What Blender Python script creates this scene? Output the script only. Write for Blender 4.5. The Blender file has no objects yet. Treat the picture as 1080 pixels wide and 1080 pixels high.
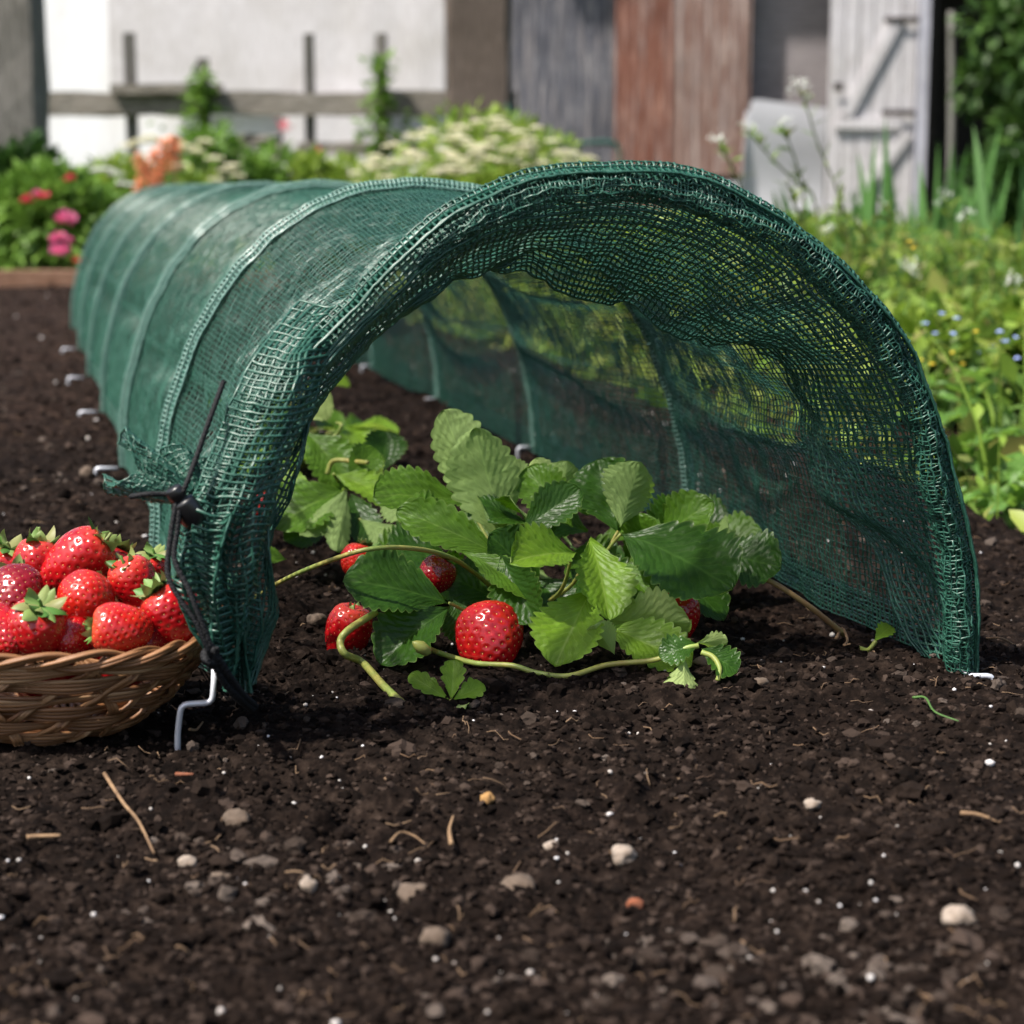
import bpy, math, random
import numpy as np
from mathutils import Vector, Matrix, Quaternion
random.seed(7)
RS = np.random.RandomState(11)
PI = math.pi
C = bpy.context.scene.collection

# ------------------------------------------------------------------ camera model
H = 0.287
FP = 2000.0
PITCH = math.atan(341 / FP)
cp, sp = math.cos(PITCH), math.sin(PITCH)
def ray(px, py):
    u = (px - 540) / FP; v = (540 - py) / FP
    return np.array([u, cp + v * sp, -sp + v * cp])
def at(px, py, Y):
    """point of the world seen at a place of the picture, Y metres in front"""
    d = ray(px, py); return np.array([0, 0, H]) + d * (Y / d[1])
def gp(px, py, z=0.0):
    d = ray(px, py); return np.array([0, 0, H]) + d * ((z - H) / d[2])

# tunnel frame
TH = math.radians(14.3)
AX = np.array([-math.sin(TH), math.cos(TH), 0.0])
LT = np.array([math.cos(TH), math.sin(TH), 0.0])
TO = np.array([0.046, 1.035, 0.0])

# ------------------------------------------------------------------ noise
def _h(ix, iy, iz, seed):
    ix = ix.astype(np.int64); iy = iy.astype(np.int64); iz = iz.astype(np.int64)
    n = (ix * 374761393 + iy * 668265263 + iz * 2147483647 + seed * 1274126177) & 0xffffffff
    n = ((n ^ (n >> 13)) * 1274126177) & 0xffffffff
    n = ((n ^ (n >> 16)) * 2246822519) & 0xffffffff
    return ((n ^ (n >> 15)) & 0xffffff) / float(0xffffff)
def noise(x, y, z=None, seed=0):
    x = np.asarray(x, float); y = np.asarray(y, float)
    x, y = np.broadcast_arrays(x, y)
    z3 = z is not None
    xi = np.floor(x); yi = np.floor(y)
    fx = x - xi; fy = y - yi
    fx = fx * fx * (3 - 2 * fx); fy = fy * fy * (3 - 2 * fy)
    def layer(zi):
        a = _h(xi, yi, zi, seed); b = _h(xi + 1, yi, zi, seed)
        c = _h(xi, yi + 1, zi, seed); d = _h(xi + 1, yi + 1, zi, seed)
        return (a * (1 - fx) + b * fx) * (1 - fy) + (c * (1 - fx) + d * fx) * fy
    if not z3:
        return layer(np.zeros_like(x)) * 2 - 1
    z = np.broadcast_to(np.asarray(z, float), x.shape)
    zi = np.floor(z); fz = z - zi; fz = fz * fz * (3 - 2 * fz)
    return (layer(zi) * (1 - fz) + layer(zi + 1) * fz) * 2 - 1
def fbm(x, y, z=None, o=4, seed=0):
    s = 0; a = 1; f = 1; t = 0
    for k in range(o):
        s = s + a * noise(np.asarray(x) * f, np.asarray(y) * f, None if z is None else np.asarray(z) * f, seed + k); t += a
        a *= .5; f *= 2.03
    return s / t

# ------------------------------------------------------------------ mesh collector
class MB:
    def __init__(s):
        s.v = []; s.n = 0; s.f = {}; s.mats = []; s.uv = []
        s.has_uv = False
    def raw(s, v, f, mi=0, uv=None):
        v = np.asarray(v, float).reshape(-1, 3); f = np.asarray(f, np.int64)
        s.f.setdefault(f.shape[1], []).append((f + s.n, mi))
        s.v.append(v); s.n += len(v)
        if uv is not None: s.has_uv = True; s.uv.append(np.asarray(uv, float))
        else: s.uv.append(np.zeros((len(v), 2)))
        return s
    def grid(s, P, mi=0, uv=None, wrap=False):
        R, M = P.shape[:2]
        i = np.arange(R * M).reshape(R, M)
        if wrap: i = np.concatenate([i, i[:, :1]], 1)
        f = np.stack([i[:-1, :-1], i[:-1, 1:], i[1:, 1:], i[1:, :-1]], -1).reshape(-1, 4)
        return s.raw(P.reshape(-1, 3), f, mi, None if uv is None else uv.reshape(-1, 2))
    def tubes(s, P, r, k=4, mi=0, ref=(0.13, 0.21, 0.97), cap=True):
        """P (N,M,3) polylines, r scalar / (M,) / (N,M)"""
        P = np.asarray(P, float)
        if P.ndim == 2: P = P[None]
        N, M = P.shape[:2]
        T = np.empty_like(P)
        if M > 2: T[:, 1:-1] = P[:, 2:] - P[:, :-2]
        T[:, 0] = P[:, 1] - P[:, 0]; T[:, -1] = P[:, -1] - P[:, -2]
        T /= np.linalg.norm(T, axis=-1, keepdims=True) + 1e-12
        ref = np.asarray(ref, float)
        if ref.ndim == 1: ref = np.broadcast_to(ref, P.shape)
        A = np.cross(T, ref); A /= np.linalg.norm(A, axis=-1, keepdims=True) + 1e-12
        B = np.cross(T, A)
        r = np.broadcast_to(np.asarray(r, float), (N, M))[..., None, None]
        an = np.arange(k) / k * 2 * PI + PI / 4
        V = P[:, :, None] + r * (A[:, :, None] * np.cos(an)[None, None, :, None] + B[:, :, None] * np.sin(an)[None, None, :, None])
        idx = np.arange(N * M * k).reshape(N, M, k)
        i2 = np.roll(idx, -1, 2)
        f = np.stack([idx[:, :-1], i2[:, :-1], i2[:, 1:], idx[:, 1:]], -1).reshape(-1, 4)
        b = s.n
        s.raw(V.reshape(-1, 3), f, mi)
        if cap and k >= 3:
            c = np.concatenate([idx[:, 0, ::-1], idx[:, -1]], 0) + b
            s.f.setdefault(k, []).append((c, mi))
        return s
    def box(s, x0, x1, y0, y1, z0, z1, mi=0, M=None):
        v = np.array([[x, y, z] for z in (z0, z1) for y in (y0, y1) for x in (x0, x1)], float)
        if M is not None: v = v @ np.asarray(M)[:3, :3].T + np.asarray(M)[:3, 3]
        f = [[0, 2, 3, 1], [4, 5, 7, 6], [0, 1, 5, 4], [2, 6, 7, 3], [0, 4, 6, 2], [1, 3, 7, 5]]
        return s.raw(v, f, mi)
    def blobs(s, P, R, sub=0, jit=.25, mi=0, squash=.75):
        """small irregular lumps, P (N,3), R (N,)"""
        base, f = ICO[sub]
        N = len(P); K = len(base)
        sc = R[:, None, None] * (1 + RS.uniform(-.35, .35, (N, 1, 3)))
        rad = 1 + RS.uniform(-jit, jit, (N, K, 1))
        V = base[None] * rad * sc
        q = RS.uniform(0, 2 * PI, N); c, sn = np.cos(q), np.sin(q)
        X = V[..., 0] * c[:, None] - V[..., 1] * sn[:, None]; Y = V[..., 0] * sn[:, None] + V[..., 1] * c[:, None]
        V = np.stack([X, Y, V[..., 2] * squash], -1) + P[:, None]
        F = (f[None] + (np.arange(N) * K)[:, None, None]).reshape(-1, 3)
        return s.raw(V.reshape(-1, 3), F, mi)
    def build(s, name, mats, parent=None, smooth=True, loc=None):
        me = bpy.data.meshes.new(name)
        V = np.concatenate(s.v) if s.v else np.zeros((0, 3))
        if loc is not None: V = V - np.asarray(loc)[None]
        loops = []; tot = []; mi = []
        for k, L in s.f.items():
            for f, m in L:
                loops.append(f.reshape(-1)); tot.append(np.full(len(f), k)); mi.append(np.full(len(f), m))
        loops = np.concatenate(loops); tot = np.concatenate(tot); mi = np.concatenate(mi)
        start = np.concatenate([[0], np.cumsum(tot)[:-1]])
        me.vertices.add(len(V)); me.vertices.foreach_set('co', V.astype(np.float32).ravel())
        me.loops.add(len(loops)); me.loops.foreach_set('vertex_index', loops.astype(np.int32))
        me.polygons.add(len(tot)); me.polygons.foreach_set('loop_start', start.astype(np.int32))
        me.polygons.foreach_set('loop_total', tot.astype(np.int32))
        me.polygons.foreach_set('material_index', mi.astype(np.int32))
        me.polygons.foreach_set('use_smooth', np.full(len(tot), bool(smooth)))
        if s.has_uv:
            uv = np.concatenate(s.uv)[loops]
            l = me.uv_layers.new(name='UVMap'); l.data.foreach_set('uv', uv.astype(np.float32).ravel())
        me.update(calc_edges=True)
        if not isinstance(mats, (list, tuple)): mats = [mats]
        for m in mats: me.materials.append(m)
        o = bpy.data.objects.new(name, me); C.objects.link(o)
        if parent is not None: o.parent = parent
        if loc is not None: o.location = tuple(float(q) for q in loc)
        return o
def _ico():
    import bmesh
    out = {}
    for k in (0, 1, 2):
        bm = bmesh.new(); bmesh.ops.create_icosphere(bm, subdivisions=k + 1, radius=1)
        bm.verts.ensure_lookup_table()
        out[k] = (np.array([v.co[:] for v in bm.verts]), np.array([[v.index for v in f.verts] for f in bm.faces])); bm.free()
    return out
ICO = _ico()

def tag(o, label=None, cat=None, group=None, kind=None):
    if label: o['label'] = label
    if cat: o['category'] = cat
    if group: o['group'] = group
    if kind: o['kind'] = kind
    return o
def thing(name, loc, label, cat, group=None):
    o = bpy.data.objects.new(name, None); C.objects.link(o)
    o.location = tuple(float(q) for q in loc); o.empty_display_size = .02
    return tag(o, label, cat, group)
def sub(mb, name, mats, root, smooth=True):
    """build a mesh given in world coordinates as a child of an unrotated empty at its location"""
    off = np.array(root.location[:])
    p = root.parent
    while p is not None: off = off + np.array(p.location[:]); p = p.parent
    V = [v - off[None] for v in mb.v]; mb.v = V
    return mb.build(name, mats, root, smooth)
def dup(root, loc, label=None, rot=None, scale=None):
    r = root.copy(); C.objects.link(r); r.location = tuple(float(q) for q in loc)
    if rot is not None: r.rotation_euler = rot
    if scale is not None: r.scale = (scale,) * 3 if np.isscalar(scale) else scale
    if label: r['label'] = label
    for ch in list(root.children):
        c = ch.copy(); C.objects.link(c); c.parent = r
        for g in ch.children:
            d = g.copy(); C.objects.link(d); d.parent = c
    return r
def catmull(pts, n=10):
    pts = np.asarray(pts, float)
    P = np.vstack([2 * pts[0] - pts[1], pts, 2 * pts[-1] - pts[-2]])
    out = []
    for i in range(1, len(P) - 2):
        for t in np.arange(n) / n:
            a, b, c, d = P[i - 1], P[i], P[i + 1], P[i + 2]
            out.append(.5 * ((2 * b) + (-a + c) * t + (2 * a - 5 * b + 4 * c - d) * t * t + (-a + 3 * b - 3 * c + d) * t ** 3))
    out.append(pts[-1]); return np.array(out)
def unit(v):
    v = np.asarray(v, float); return v / (np.linalg.norm(v) + 1e-12)

# ------------------------------------------------------------------ materials
class NT:
    def __init__(s, name):
        s.m = bpy.data.materials.new(name); s.m.use_nodes = True
        s.t = s.m.node_tree; s.t.nodes.clear()
        s.out = s.t.nodes.new('ShaderNodeOutputMaterial')
    def n(s, t, **k):
        nd = s.t.nodes.new(t)
        for a, b in k.items(): setattr(nd, a, b)
        return nd
    def l(s, a, b): s.t.links.new(a, b)
    def val(s, sock, v):
        if hasattr(v, 'links') or isinstance(v, bpy.types.NodeSocket): s.l(v, sock)
        else: sock.default_value = v
    def math(s, op, a, b=None, clamp=False):
        nd = s.n('ShaderNodeMath', operation=op, use_clamp=clamp); s.val(nd.inputs[0], a)
        if b is not None: s.val(nd.inputs[1], b)
        return nd.outputs[0]
    def mix(s, f, a, b, t='MIX'):
        nd = s.n('ShaderNodeMix', data_type='RGBA', blend_type=t)
        s.val(nd.inputs[0], f)
        for i, c in ((6, a), (7, b)):
            if isinstance(c, (tuple, list)): nd.inputs[i].default_value = (*c[:3], 1)
            else: s.l(c, nd.inputs[i])
        return nd.outputs[2]
    def ramp(s, f, stops):
        nd = s.n('ShaderNodeValToRGB'); s.l(f, nd.inputs[0])
        e = nd.color_ramp.elements
        while len(e) < len(stops): e.new(.5)
        for q, (p, c) in zip(e, stops):
            q.position = p; q.color = (*c[:3], 1) if isinstance(c, (tuple, list)) else (c, c, c, 1)
        return nd.outputs[0]
    def coord(s, which='Object', scale=(1, 1, 1)):
        tc = s.n('ShaderNodeTexCoord'); mp = s.n('ShaderNodeMapping'); mp.inputs['Scale'].default_value = scale
        s.l(tc.outputs[which], mp.inputs[0]); return mp.outputs[0]
    def noise(s, vec, scale, detail=4, rough=.6):
        nd = s.n('ShaderNodeTexNoise'); nd.inputs['Scale'].default_value = scale; nd.inputs['Detail'].default_value = detail
        nd.inputs['Roughness'].default_value = rough
        if vec is not None: s.l(vec, nd.inputs['Vector'])
        return nd.outputs['Fac']
    def island(s): return s.n('ShaderNodeNewGeometry').outputs['Random Per Island']
    def bump(s, h, strength=.3, dist=.001):
        b = s.n('ShaderNodeBump'); b.inputs['Strength'].default_value = strength; b.inputs['Distance'].default_value = dist
        s.l(h, b.inputs['Height']); return b.outputs[0]
    def bsdf(s, color, rough=.5, spec=.5, normal=None, metal=0, trans=None, transf=.3, coat=0, sss=0, sheen=0):
        p = s.n('ShaderNodeBsdfPrincipled')
        if isinstance(color, (tuple, list)): p.inputs['Base Color'].default_value = (*color[:3], 1)
        else: s.l(color, p.inputs['Base Color'])
        s.val(p.inputs['Roughness'], rough); p.inputs['Specular IOR Level'].default_value = spec
        p.inputs['Metallic'].default_value = metal; p.inputs['Coat Weight'].default_value = coat
        p.inputs['Coat Roughness'].default_value = .15
        if sss:
            p.inputs['Subsurface Weight'].default_value = sss; p.inputs['Subsurface Radius'].default_value = (.006, .002, .001)
            p.inputs['Subsurface Scale'].default_value = 1
        if normal is not None: s.l(normal, p.inputs['Normal'])
        res = p.outputs[0]
        if trans is not None:
            t = s.n('ShaderNodeBsdfTranslucent')
            if isinstance(trans, (tuple, list)): t.inputs[0].default_value = (*trans[:3], 1)
            else: s.l(trans, t.inputs[0])
            mx = s.n('ShaderNodeMixShader'); mx.inputs[0].default_value = transf
            s.l(res, mx.inputs[1]); s.l(t.outputs[0], mx.inputs[2]); res = mx.outputs[0]
        s.l(res, s.out.inputs[0]); return s.m

def m_island(name, cols, rough=.8, spec=.3, bump=None, trans=False, transf=.3, nscale=None):
    q = NT(name); r = q.island()
    n = len(cols); col = q.ramp(r, [(i / (n - 1) if n > 1 else 0, c) for i, c in enumerate(cols)])
    if nscale:
        f = q.noise(q.coord(), nscale, 3); col = q.mix(q.ramp(f, [(.35, 0.0), (.7, 1.0)]), col, q.mix(1.0, col, (.55, .5, .45), 'MULTIPLY'))
    nm = None
    if bump: nm = q.bump(q.noise(q.coord(), bump[0], 5), bump[1], bump[2])
    return q.bsdf(col, rough, spec, nm, trans=col if trans else None, transf=transf)
def m_soil():
    q = NT('soil'); v = q.coord()
    a = q.noise(v, 9, 4); b = q.noise(v, 90, 5, .7); c = q.noise(v, 420, 4, .7)
    col = q.ramp(b, [(.34, (.0035, .0023, .0018)), (.50, (.010, .0065, .005)), (.62, (.024, .016, .012)), (.76, (.075, .053, .042))])
    col = q.mix(q.ramp(a, [(.35, 0.0), (.7, 1.0)]), col, q.mix(1.0, col, (.62, .6, .62), 'MULTIPLY'))
    col = q.mix(q.ramp(c, [(.66, 0.0), (.74, .6)]), col, (.09, .06, .04))
    d = q.noise(v, 1.1, 3); px_ = q.n('ShaderNodeSeparateXYZ'); q.l(v, px_.inputs[0])
    dry = q.math('MULTIPLY', q.ramp(q.math('ADD', d, q.math('MULTIPLY', px_.outputs[1], .11)), [(.62, 0.0), (.86, 1.0)]), .65)  # lighter with distance: drier soil, plus sunlight painted into the colour
    col = q.mix(dry, col, q.mix(1.0, col, (2.6, 2.4, 2.3), 'MULTIPLY'))
    h = q.math('ADD', q.math('MULTIPLY', b, .5), q.math('MULTIPLY', c, .35))
    return q.bsdf(col, .95, .06, q.bump(h, .9, .004))
def m_wood(name, cols, scale=(3, 3, .35), rough=.85):
    q = NT(name); v = q.coord('Object', scale)
    a = q.noise(v, 14, 6, .7); b = q.noise(q.coord(), 2.2, 3)
    col = q.ramp(a, [(.3, cols[0]), (.52, cols[1]), (.72, cols[2])])
    col = q.mix(q.ramp(b, [(.4, 0.0), (.75, .5)]), col, q.mix(1.0, col, (.6, .58, .5), 'MULTIPLY'))
    return q.bsdf(col, rough, .2, q.bump(a, .5, .004))
def m_plain(name, c, rough=.5, spec=.4, metal=0, var=None, **k):
    q = NT(name)
    col = c
    if var: col = q.mix(q.ramp(q.noise(q.coord(), var[0], 4), [(.35, 0.0), (.7, 1.0)]), c, var[1])
    return q.bsdf(col, rough, spec, metal=metal, **k)
def m_leaf(name, top, under, vein, rough=.42):
    q = NT(name)
    g = q.n('ShaderNodeNewGeometry'); uv = q.n('ShaderNodeUVMap'); sx = q.n('ShaderNodeSeparateXYZ'); q.l(uv.outputs[0], sx.inputs[0])
    av = q.math('ABSOLUTE', sx.outputs[1])
    ph = q.math('SUBTRACT', q.math('MULTIPLY', sx.outputs[0], 9.0), q.math('MULTIPLY', av, 3.6))
    w = q.math('ABSOLUTE', q.math('SUBTRACT', q.math('FRACT', ph), .5))
    side = q.ramp(w, [(.40, 0.0), (.5, 1.0)])
    mid = q.ramp(av, [(.0, 1.0), (.05, 0.0)])
    vm = q.math('MAXIMUM', q.math('MULTIPLY', side, .55), mid)
    f = q.noise(q.coord(), 60, 4); f2 = q.noise(q.coord(), 900, 3)
    t = q.mix(q.ramp(f, [(.35, 0.0), (.7, 1.0)]), top, tuple(c * .62 for c in top))
    t = q.mix(q.math('MULTIPLY', vm, .5), t, vein)
    u = q.mix(q.ramp(f, [(.35, 0.0), (.7, 1.0)]), under, tuple(c * .8 for c in under))
    u = q.mix(q.math('MULTIPLY', vm, .6), u, tuple(min(1, c * 1.35) for c in under))
    col = q.mix(g.outputs['Backfacing'], t, u)
    # rim of the blade is a little yellower
    rim = q.ramp(av, [(.93, 0.0), (1.0, .6)])
    col = q.mix(rim, col, (.16, .24, .06))
    h = q.math('ADD', q.math('MULTIPLY', w, -.6), q.math('MULTIPLY', f2, .25))
    rr = q.math('ADD', q.math('MULTIPLY', g.outputs['Backfacing'], .25), rough)
    return q.bsdf(col, rr, .26, q.bump(h, .4, .0012), trans=q.mix(1.0, col, (1.3, 1.5, .5), 'MULTIPLY'), transf=.36)
# ================================================================== materials used
M = {}
M['soil'] = m_soil()
M['crumb'] = m_island('soil_crumb', [(.004, .0026, .002), (.007, .0046, .0036), (.011, .0072, .0056), (.020, .0135, .0105), (.050, .035, .028)], .95, .06, (300, .6, .001))
M['grit'] = m_island('white_grit', [(.55, .52, .50), (.34, .30, .27), (.72, .70, .72)], .8, .3)
M['stone'] = m_island('pebble', [(.42, .34, .28), (.34, .28, .23), (.28, .23, .19)], .85, .3, (200, .5, .002), nscale=120)
M['stone_grey'] = m_island('grey_stone', [(.11, .08, .058), (.075, .052, .038), (.14, .105, .08)], .9, .3, (200, .7, .002), nscale=120)
M['stone_tan'] = m_island('tan_stone', [(.4, .22, .08)], .9, .3, (200, .5, .002)) if False else m_plain('tan_stone', (.36, .2, .075), .9, .2, var=(150, (.18, .1, .04)))
M['stone_red'] = m_plain('brick_crumb', (.28, .09, .045), .9, .2, var=(150, (.12, .05, .03)))
M['straw'] = m_plain('straw', (.27, .17, .095), .8, .2, var=(90, (.14, .085, .05)))

# ================================================================== SOIL
EDGE = 0.535            # right edge of the bed, measured sideways from the tunnel axis
def lat(x, y): return (x - TO[0]) * LT[0] + (y - TO[1]) * LT[1]
def soil_h(x, y):
    big = fbm(x * 3.1, y * 3.1, o=2, seed=3) * .013
    wx = x + .01 * noise(x * 60, y * 60, seed=40); wy = y + .01 * noise(x * 60, y * 60, seed=41)
    clod = 1 - np.abs(fbm(wx * 34, wy * 34, o=2, seed=5)) * 2
    med = fbm(wx * 75, wy * 75, o=3, seed=9)
    fine = fbm(x * 260, y * 260, o=2, seed=17)
    big2 = fbm(x * 11, y * 11, o=2, seed=23) * .0075
    m = np.clip(fbm(x * 16, y * 16, o=2, seed=31) + .55, 0.25, 1)
    z = big + big2 + (-.0055 * clod + .0060 * med) * m + .0028 * fine
    d = lat(x, y) - EDGE
    z = z - np.clip(d / .06, 0, 1) * .05 - np.clip((y - 5.75) / .1, 0, 1) * .06
    # a gentle level strip under the basket and the front of the net
    return z
def grow(a, b, d0, gr, lo, hi):
    mid = list(np.arange(lo, hi, d0))
    r = []; x = hi; d = d0
    while x < b: r.append(x); x += d; d *= gr
    l = []; x = lo; d = d0
    while x > a:
        d *= gr; x -= d; l.append(x)
    return np.array(l[::-1] + mid + r + [b])
gx = grow(-3.4, 2.6, .0021, 1.035, -.55, .62)
gy = grow(.1, 5.9, .0021, 1.012, .62, 1.45)
X, Y = np.meshgrid(gx, gy)
Z = soil_h(X, Y)
mb = MB(); mb.grid(np.stack([X, Y, Z], -1))
o = mb.build('soil_bed', M['soil']); tag(o, 'dark brown crumbly soil of the vegetable bed', kind='structure')
def on(x, y): return float(soil_h(np.array([x]), np.array([y]))[0])

def scatter(n, ymin, ymax, xl, pw=1.0):
    y = ymin * (ymax / ymin) ** (RS.uniform(0, 1, n) ** pw)
    x = RS.uniform(-1, 1, n) * xl * y
    return x, y
# crumbs of soil
mb = MB()
x, y = scatter(60000, .55, 5.6, .34, 1.5)
k = lat(x, y) < EDGE; x, y = x[k], y[k]
r = RS.gamma(1.6, .00046, len(x)) + .0006; r = np.minimum(r, .004) * (.75 + .3 * y)
mb.blobs(np.stack([x, y, soil_h(x, y) + r * .3], -1), r, 0, .45)
x, y = scatter(520, .55, 5.6, .34, 1.4)
k = lat(x, y) < EDGE; x, y = x[k], y[k]
r = (RS.gamma(2.0, .0009, len(x)) + .002); r = np.minimum(r, .0062) * (.8 + .2 * y)
mb.blobs(np.stack([x, y, soil_h(x, y) + r * .2], -1), r, 1, .34)
M['dry_crumb'] = m_island('dry_crumb', [(.025, .018, .0145), (.042, .031, .025), (.065, .050, .042), (.11, .088, .074)], .95, .05, (260, .7, .0015))
x, y = scatter(9000, .55, 3.2, .34, 1.2)
k = (lat(x, y) < EDGE) & (fbm(x * 9, y * 9, o=2, seed=81) + .35 * fbm(x * 31, y * 31, o=2, seed=82) + RS.uniform(-.45, .10, len(x)) > .20); x, y = x[k], y[k]
r = np.minimum(RS.gamma(1.4, .0009, len(x)) + .0006, .0055) * (.8 + .25 * y)
mb.blobs(np.stack([x, y, soil_h(x, y) + r * .15], -1), r, 1, .30, 1, .7)
o = mb.build('soil_crumbs', [M['crumb'], M['dry_crumb']], smooth=False); tag(o, 'loose crumbs and small clods of dark soil lying all over the bed', 'soil crumbs', kind='stuff')
# white perlite / quartz grit
mb = MB()
x, y = scatter(620, .6, 5.4, .34, 1.2)
k = lat(x, y) < EDGE; x, y = x[k], y[k]
r = (np.minimum(RS.gamma(1.6, .00036, len(x)) + .0005, .0026)) * (.5 + .45 * y)
mb.blobs(np.stack([x, y, soil_h(x, y) + r * .55], -1), r, 0, .2)
o = mb.build('white_grit', M['grit']); tag(o, 'tiny white grains of grit sprinkled through the dark soil', 'grit', kind='stuff')
# bits of fibre
mb = MB()
x, y = scatter(520, .6, 2.6, .32, 1.1)
k = lat(x, y) < EDGE; x, y = x[k], y[k]
N = len(x); a = RS.uniform(0, 2 * PI, N); L = RS.uniform(.002, .007, N)
P = np.zeros((N, 4, 3))
for j, t in enumerate((-1, -.35, .35, 1)):
    P[:, j, 0] = x + np.cos(a) * L * t + RS.uniform(-.001, .001, N); P[:, j, 1] = y + np.sin(a) * L * t + RS.uniform(-.001, .001, N)
P[..., 2] = soil_h(P[..., 0], P[..., 1]) + .0015 + RS.uniform(0, .002, (N, 4))
mb.tubes(P, RS.uniform(.0002, .0005, (N, 1)), 3)
o = mb.build('plant_fibres', m_island('fibre', [(.1, .06, .035), (.2, .13, .08), (.05, .03, .02)], .9, .2)); tag(o, 'short brown root fibres and chaff scattered in the soil', 'fibres', kind='stuff')

def pebble(px, py, w, hgt, label, mat, cat='stone', name='pebble', group='pebbles lying on the soil'):
    g = gp(px, py + hgt * .3); s = g[1] / FP
    c = np.array([g[0], g[1], on(g[0], g[1]) + hgt * s * .28])
    b, f = ICO[2]; b = b.copy()
    sd = px * .13
    n = 1 + .5 * fbm(b[:, 0] * 1.6 + sd, b[:, 1] * 1.6, b[:, 2] * 1.6, o=3)
    v = b * n[:, None] * np.array([w * s * .5, w * s * .42, hgt * s * .55])
    m = MB(); m.raw(v, f); o = m.build(name, mat, loc=None); o.location = tuple(c); tag(o, label, cat, group); return o
S, SG = M['stone'], M['stone_grey']
pebble(658, 890, 30, 20, 'rounded pale pinkish pebble on bare soil below the strawberry plant', S)
pebble(1011, 974, 34, 26, 'largest cream pebble, near the lower right corner', S)
pebble(197, 885, 22, 14, 'flat cream pebble right of the brown straw', S)
pebble(325, 918, 18, 18, 'roundish beige pebble on soil well below the wire peg', S)
pebble(514, 834, 18, 16, 'ochre yellow lump of stone on the soil', M['stone_tan'])
pebble(671, 941, 17, 17, 'small brick red crumb in the soil', M['stone_red'])
pebble(250, 848, 30, 26, 'grey rough clod with flat top, below the wire peg', SG)
pebble(440, 916, 38, 20, 'wide flat grey stone in the out of focus soil', SG)
pebble(458, 974, 34, 20, 'low grey stone near the bottom of the bed', SG)
pebble(232, 899, 26, 16, 'greyish stone beside the flat cream pebble', SG)
pebble(545, 908, 40, 22, 'broad dusty grey clod in the middle foreground', SG)
pebble(856, 852, 22, 12, 'pale oblong pebble on the soil right of the middle', S)
pebble(583, 876, 20, 10, 'small yellowish split pebble left of the rounded pinkish pebble', S)
pebble(334, 656, 20, 12, 'flat grey stone between the net leg and the half hidden berry', SG)
pebble(92, 500, 16, 12, 'grey brown stone on the soil left of the tunnel', SG)
pebble(745, 707, 26, 12, 'dull brown clod lying right of the drooping runner tip', SG)
pebble(800, 727, 20, 10, 'tan flat stone on the soil in front of the right net wall', SG)

def twig(pts, r, label, mat, cat='twig', name='twig', group='bits of straw and root on the soil', lift=.006):
    P = []
    for i, (px, py) in enumerate(pts):
        g = gp(px, py); P.append([g[0], g[1], on(g[0], g[1]) + lift])
    P = catmull(P, 6); m = MB(); m.tubes(P, np.linspace(r, r * .5, len(P)), 6)
    o = m.build(name, mat, loc=P[0]); tag(o, label, cat, group); return o
twig([(110, 812), (130, 840), (146, 862), (162, 882)], .0011, 'long thin brown straw lying slanted below the basket', M['straw'])
twig([(28, 877), (45, 875), (64, 877)], .0014, 'short pale straw at the left edge of the soil', M['straw'])
twig([(476, 880), (474, 868), (478, 858)], .0012, 'pale upright splinter near the flat grey stone', M['straw'])
twig([(412, 882), (422, 873), (436, 873), (448, 880)], .0007, 'thin curved pale root forming a small arch', M['straw'])
twig([(186, 815), (204, 820)], .0012, 'short reddish chip of straw beneath the wire peg', M['stone_red'])
twig([(1013, 880), (1028, 885), (1042, 893)], .0012, 'pale straw in the soil at the right', M['straw'])
twig([(962, 760), (975, 764), (985, 777), (1010, 784)], .0008, 'thin green blade of grass lying on dark soil', m_plain('grass_bit', (.06, .13, .03), .6), 'grass blade')
twig([(200, 768), (207, 764), (214, 758)], .0009, 'tiny straw on the soil right of the bent wire peg', M['straw'])
twig([(1040, 684), (1056, 687), (1072, 680)], .0009, 'fine pale straw on the soil behind the right front peg', M['straw'])
twig([(882, 674), (888, 668), (894, 674), (890, 682), (897, 684)], .0012, 'curled dry brown leaf scrap by the reddish leaf stalk', M['straw'])
# ================================================================== NET TUNNEL
def m_net(name, a, b, rough=.36):
    q = NT(name); f = q.noise(q.coord(), 700, 2); g = q.noise(q.coord(), 22, 2)
    col = q.mix(q.ramp(f, [(.35, 0.0), (.65, 1.0)]), a, b)
    return q.bsdf(col, rough, .6, trans=(a[0] * 1.6, a[1] * 1.6, a[2] * 1.5), transf=.15)
M['net'] = m_net('green_netting', (.010, .064, .042), (.040, .132, .093), .37)
M['sleeve'] = m_net('sleeve_netting_highlight', (.07, .18, .145), (.20, .33, .285), .28)  # paler than the net: highlights along the hoops painted into the colour
M['wire'] = m_plain('galvanised_wire', (.62, .63, .68), .4, .5, .35)
M['cord'] = m_island('black_cord', [(.006, .006, .007), (.014, .014, .016)], .75, .3)
M['plastic'] = m_plain('black_plastic', (.01, .01, .011), .3, .5)

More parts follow.
